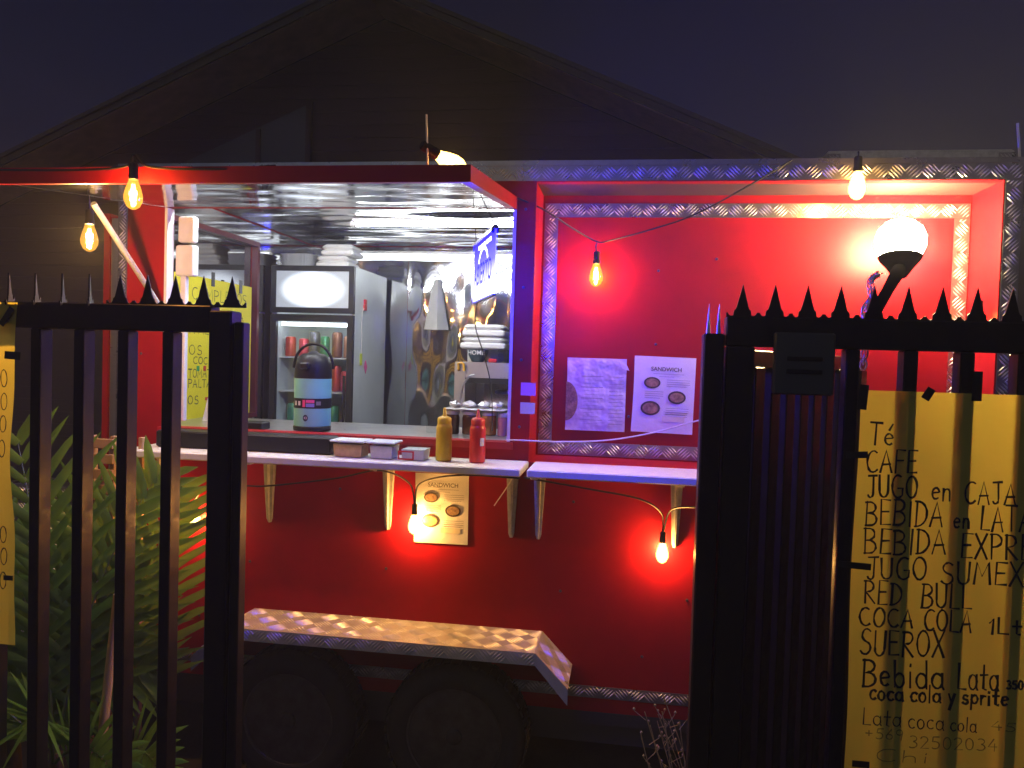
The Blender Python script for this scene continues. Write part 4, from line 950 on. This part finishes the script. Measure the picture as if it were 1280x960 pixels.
def kitchen():
    # steel cabinet with a dark shelf opening
    c = thing('steel_cabinet', (-.72,1.4,.4), 'brushed steel heated cabinet at the back of the kitchen', 'cabinet')
    m = MB(); m.box(-.93,-.87,1.2,1.7,.4,1.70); m.box(-.869,-.25,1.2,1.7,1.615,1.70); m.box(-.869,-.25,1.2,1.7,.4,1.28); m.build('frame','steel_b',c)
    MB().box(-.869,-.25,1.205,1.215,1.585,1.614).build('dark_gap','plastic_k',c)
    MB().box(-.868,-.25,1.5,1.52,1.281,1.584).build('inner_back','steel',c)
    MB().box(-.74,-.3,1.44,1.49,1.52,1.54).build('heating_bar','white',c)
    tag(MB().tube([(-.905,1.197,1.655),(-.905,1.185,1.66),(-.905,1.18,1.69),(-.885,1.18,1.695),(-.875,1.18,1.685),(-.873,1.18,1.65)], .007, 8).build('yellow_hook','yellowhook'), 'yellow hook on the corner of the steel cabinet', 'hook')
    for k, (xa, xb, z, lbl) in enumerate(((-.915,-.66,1.775,'lower'),(-.905,-.665,1.845,'upper'))):
        b = thing('foam_container', ((xa+xb)/2,1.35,z), f'{lbl} white foam container stacked on the steel cabinet', 'foam box', 'foam containers on the cabinet')
        MB().bbox(xa,xb,1.25,1.45,z,z+.034,.008).build('tray','foam',b); MB().bbox(xa+.004,xb-.004,1.254,1.446,z+.0345,z+.066,.016).build('lid','foam',b)
    for k in range(3): tag(MB().bbox(-.70+.0*k,-.50,1.25,1.42,1.701+.028*k,1.727+.028*k,.006).build('glass_dish','clear'), f"{['bottom','middle','top'][k]} clear dish in the stack on the steel cabinet", 'dish', 'clear dishes on the cabinet')
    bw = thing('home_bowl', (-.815,1.26,1.70), 'dark blue bowl lettered HOME on the steel cabinet', 'bowl')
    MB().lathe([(.03,.001),(.034,.004),(.055,.045),(.06,.07),(.056,.07),(.03,.01)], (-.815,1.265,1.70), 24).build('bowl','navy',bw,smooth=True)
    t = text_mb('HOME', .034, lambda u,v: (-.815+u, 1.265-.0605*math.cos(u/.07), 1.752+v)); t.build('lettering','white',bw)
    tag(MB().box(-.915,-.70,1.47,1.60,1.701,1.774).build('white_carton','foam'), 'white carton under the foam containers on the steel cabinet', 'carton')
    tag(MB().bbox(-.745,-.70,1.215,1.245,1.701,1.722,.004).build('red_packet','redplastic'), 'small red packet beside the blue bowl on the cabinet', 'packet')
    # folded white sleeve hanging on the rear lining
    m = MB(); m.v = [(-1.245,1.915,2.22),(-1.205,1.87,2.22),(-1.30,1.915,1.90),(-1.185,1.80,1.895),(-1.135,1.915,1.90),(-1.195,1.915,2.22)]
    m.f = [(0,2,3,1),(1,3,4,5),(0,1,5),(2,4,3),(0,5,4,2)]
    tag(m.build('paper_dispenser','foam'), 'white folded paper holder hanging on the rear steel wall', 'holder')
    # jars on the counter
    def jar(name, x, y, r, h, m, label, lid=None, cat='jar'):
        j = thing(name, (x,y,1.392), label, cat)
        MB().lathe([(r*.9,0.001),(r,.005),(r,h*.85),(r*.92,h*.95),(r*.9,h)], (x,y,1.392), 20).build('body', m, j, smooth=True)
        if lid: MB().lathe([(r*.98,h+.0005),(r,h+.003),(r,h+.016),(r*.9,h+.019)], (x,y,1.392), 20).build('lid', lid, j, smooth=True)
        return j
    jar('tumbler', -.822,.30,.026,.105,'clear','clear tumbler on the counter left of the mustard bottle', None, 'tumbler')
    jar('brown_jar', -.735,.30,.033,.085,'brownjar','brown jar with white lid behind the mustard bottle','white')
    jar('brown_jar', -.655,.31,.036,.085,'brownjar','brown jar with white lid between mustard and ketchup','white')
    jar('amber_jar', -.575,.31,.034,.085,'amberjar','amber jar with white lid behind the ketchup bottle','white')
    jar('pink_jar', -.510,.30,.024,.08,'pinkjar','small pink jar at the window corner','white')
    tag(MB().bbox(-.76,-.50,.26,.36,1.4975,1.505,.003).build('serving_tray','white'), 'white tray resting across the jar lids', 'tray')
    for k, (x, y, r) in enumerate(((-.72,.30,.03),(-.66,.31,.032),(-.60,.32,.03),(-.54,.30,.028))):
        rr = random.Random(k); q = MB(); q.smooth = False
        for i in range(5):
            for j in range(9):
                a = 2*math.pi*j/9; rad = r*math.sin(math.pi*(i+.4)/5.2); q.v.append((x+rad*math.cos(a)*rr.uniform(.75,1.2), y+rad*math.sin(a)*rr.uniform(.75,1.2), 1.506+.026*(i/4)*rr.uniform(.7,1.3)))
        q.f = [(i*9+j,i*9+(j+1) % 9,(i+1)*9+(j+1) % 9,(i+1)*9+j) for i in range(4) for j in range(9)]+[tuple(range(36,45)), tuple(8-j for j in range(9))]
        tag(q.build('crumpled_wrapper','foam' if k % 2 else 'foil'), f"crumpled {['silver foil','white','silver foil','white'][k]} wrapper on the tray, {['leftmost','second from the left','third from the left','rightmost'][k]}", 'wrapper', 'wrappers on the tray')
    tag(MB().tube(curve_pts([(-.70,.30,1.53),(-.69,.30,1.60),(-.665,.30,1.64),(-.64,.30,1.65)],5), .004, 6).tube([(-.705,.3,1.506),(-.70,.30,1.53)],.006,6).build('spoon','steel_b'), 'curved steel spoon handle standing behind the mustard bottle', 'utensil')
    jb = thing('napkin_pack', (-1.86,.25,1.393), 'crinkled clear napkin pack in front of the hot dog menu', 'napkins')
    sheet('pack','foam',((-1.93,.36,1.394),(-1.80,.36,1.394),(-1.82,.37,1.50),(-1.91,.37,1.50)),8,8,.006,5,jb)
    MB().bbox(-1.925,-1.805,.362,.41,1.394,1.49,.02).build('napkins','foam',jb)
kitchen()

# ================================================================== LEFT SIDE: TOOLBOX, TRELLIS, PALMS, STAKE
def toolbox():
    t = thing('tread_plate_toolbox', (-2.4,.1,.42), 'tread plate toolbox on the trailer drawbar behind the palm', 'toolbox')
    MB().bbox(-2.66,-2.14,.03,.20,.425,1.06,.006).build('box','alu',t)
    l = MB().bbox(-2.67,-2.13,.015,.21,1.062,1.12,.006).build('lid','alu',t)
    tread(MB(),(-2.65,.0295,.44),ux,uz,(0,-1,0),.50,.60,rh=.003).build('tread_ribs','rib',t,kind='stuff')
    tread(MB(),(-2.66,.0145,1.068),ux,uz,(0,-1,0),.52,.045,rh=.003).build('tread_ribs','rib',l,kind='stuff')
toolbox()
def trellis():
    t = thing('wooden_trellis', (-2.05,-.2,0), 'pale wooden slat rack standing at the trailer corner', 'rack')
    y = -.20
    for x in (-2.06,-1.975,-1.855): MB().bbox(x-.009,x+.009,y-.012,y+.012,.0,1.375,.002).build('upright','wood',t)
    for z in (1.345,1.285,1.225,1.165,1.105,1.03): MB().bbox(-2.07,-1.965,y-.024,y-.0125,z-.019,z+.019,.002).build('slat','wood',t)
    MB().bbox(-1.975+.0095,-1.855-.0095,y-.01,y+.01,1.10,1.125,.002).build('crosspiece','wood',t)
trellis()
def frond(parent, base, az, el, L, droop, width, n=14, seed=0, twist=0, face=True):
    rr = random.Random(seed); pts = []; p = Vector(base); e = R(el); step = L/18
    for i in range(19):
        pts.append(p.copy()); s = i/18; ee = e-R(droop)*s**1.5; aa = R(az)+R(twist)*s
        p = p + Vector((math.cos(ee)*math.cos(aa), math.cos(ee)*math.sin(aa), math.sin(ee)))*step
    rc = MB().tube(pts, [.006*(1-i/18)+.0015 for i in range(19)], 6).build('frond', 'rachis', parent, smooth=True)
    m = MB()
    for k in range(n):
        s = .22+.78*k/(n-1); f = s*18; i = min(int(f),17); q = pts[i].lerp(pts[i+1], f-i); t = (pts[i+1]-pts[i]).normalized()
        nv = Vector((.35,-1,.45)) if face else Vector((0,0,1))
        side = t.cross(nv); side = side.normalized() if side.length > .05 else Vector((1,0,0)); up = side.cross(t).normalized()
        for sg in (-1,1):
            ll = L*.43*math.sin(math.pi*min(1,.12+.80*s))**.7*rr.uniform(.85,1.12); fwd = .55+.75*s
            d = (side*sg+t*fwd+up*rr.uniform(.1,.4)).normalized(); wv = width*2.1*rr.uniform(.8,1.15)
            wd = (t*.9-side*sg*.3).cross(d).cross(d).normalized(); nb = wd.cross(d).normalized()
            prev = None; o = len(m.v); dd = d.copy(); c = q.copy()
            ns = 4
            for j in range(ns+1):
                tt = j/ns; w = wv*(.55+1.2*tt)*(1-tt)**.7 if tt > .35 else wv*(.6+1.1*tt)
                w = max(w*.62, .0004)
                m.v += [tuple(c-wd*w), tuple(c-nb*w*.35), tuple(c+wd*w)]
                dd = (dd+Vector((0,0,-.10-.10*rr.random()))*tt).normalized(); c = c+dd*(ll/ns)
            for j in range(ns):
                a = o+3*j; m.f += [(a,a+1,a+4,a+3),(a+1,a+2,a+5,a+4)]
    m.build('leaflets', 'leaf', rc, smooth=True)
def palm(loc, fr, label, seed):
    p = thing('potted_palm' if False else 'palm', loc, label, 'palm', 'palms behind the gate')
    b = Vector(loc); MB().tube([b, b+Vector((.005,0,.12)), b+Vector((0,.01,.26))], [.04,.034,.022], 10).build('trunk','bark',p,smooth=True)
    for k, (az, el, L, dr, w) in enumerate(fr): frond(p, b+Vector((0,0,.22)), az, el, L, dr, w, seed=seed+k, twist=random.uniform(-12,12))
palm((-1.98,-.50,0), [(175,86,1.16,12,.017),(40,82,1.05,25,.018),(150,74,.95,45,.017),(-60,60,.62,62,.017),(200,58,.70,70,.016),(-30,40,.55,75,.015)], 'tall green feathery palm behind the gate bars', 40)
palm((-2.22,-.42,0), [(160,80,.9,40,.015),(10,72,.85,50,.016),(170,60,.8,60,.015),(0,55,.7,70,.015)], 'lower palm half hidden behind the yellow price strip', 80)
palm((-1.80,-.40,0), [(60,85,.98,20,.018),(160,80,.92,25,.018),(190,50,.55,70,.015),(-40,36,.5,70,.014)], 'young palm fanning out beside the wooden stake', 120)
tag(MB().tube([(-1.725,-.62,.0),(-1.70,-.62,.45),(-1.668,-.60,.89)], [.016,.0155,.014], 12).build('wooden_stake','stake',smooth=True), 'round wooden stake leaning among the palm fronds', 'stake')
def weeds(loc, seed, label):
    w = thing('dry_weed', loc, label, 'weed', 'dry weeds at the foot of the fence'); rr = random.Random(seed); b = Vector(loc)
    for k in range(6):
        t = Vector((rr.uniform(-.16,.03), rr.uniform(-.05,.05), rr.uniform(.50,.68))); mid = b+t*.55+Vector((rr.uniform(-.03,.03),0,.03))
        st = MB().tube(curve_pts([b, mid, b+t], 5), .0016, 5)
        for j in range(4):
            q = b.lerp(b+t, .6+.12*j); e = q+Vector((rr.uniform(-.04,.04),rr.uniform(-.02,.02),rr.uniform(.01,.05))); st.tube([q,e], .0011, 4); st.lathe([(.0005,0),(.004,.003),(.0035,.007),(.0005,.01)], tuple(e), 6)
        st.build('stem','twig',w)
weeds((.20,-.55,.0), 3, 'dry twiggy weed growing beside the fence post'); weeds((.30,-.40,.0), 8, 'second dry weed further behind the fence post')

# ================================================================== volume added to stand in for lens glow and grey veil round the lamps
HZ = bpy.data.materials.new('lens_glow_haze'); HZ.use_nodes = True; hn = HZ.node_tree.nodes; hn.remove(hn['Principled BSDF'])
pv = hn.new('ShaderNodeVolumePrincipled'); pv.inputs['Color'].default_value = (.9,.9,.92,1); pv.inputs['Density'].default_value = .014
HZ.node_tree.links.new(pv.outputs[0], hn['Material Output'].inputs['Volume'])
MB().box(-14,12,-5,20,-1,8).build('glow_haze', HZ, kind='stuff')
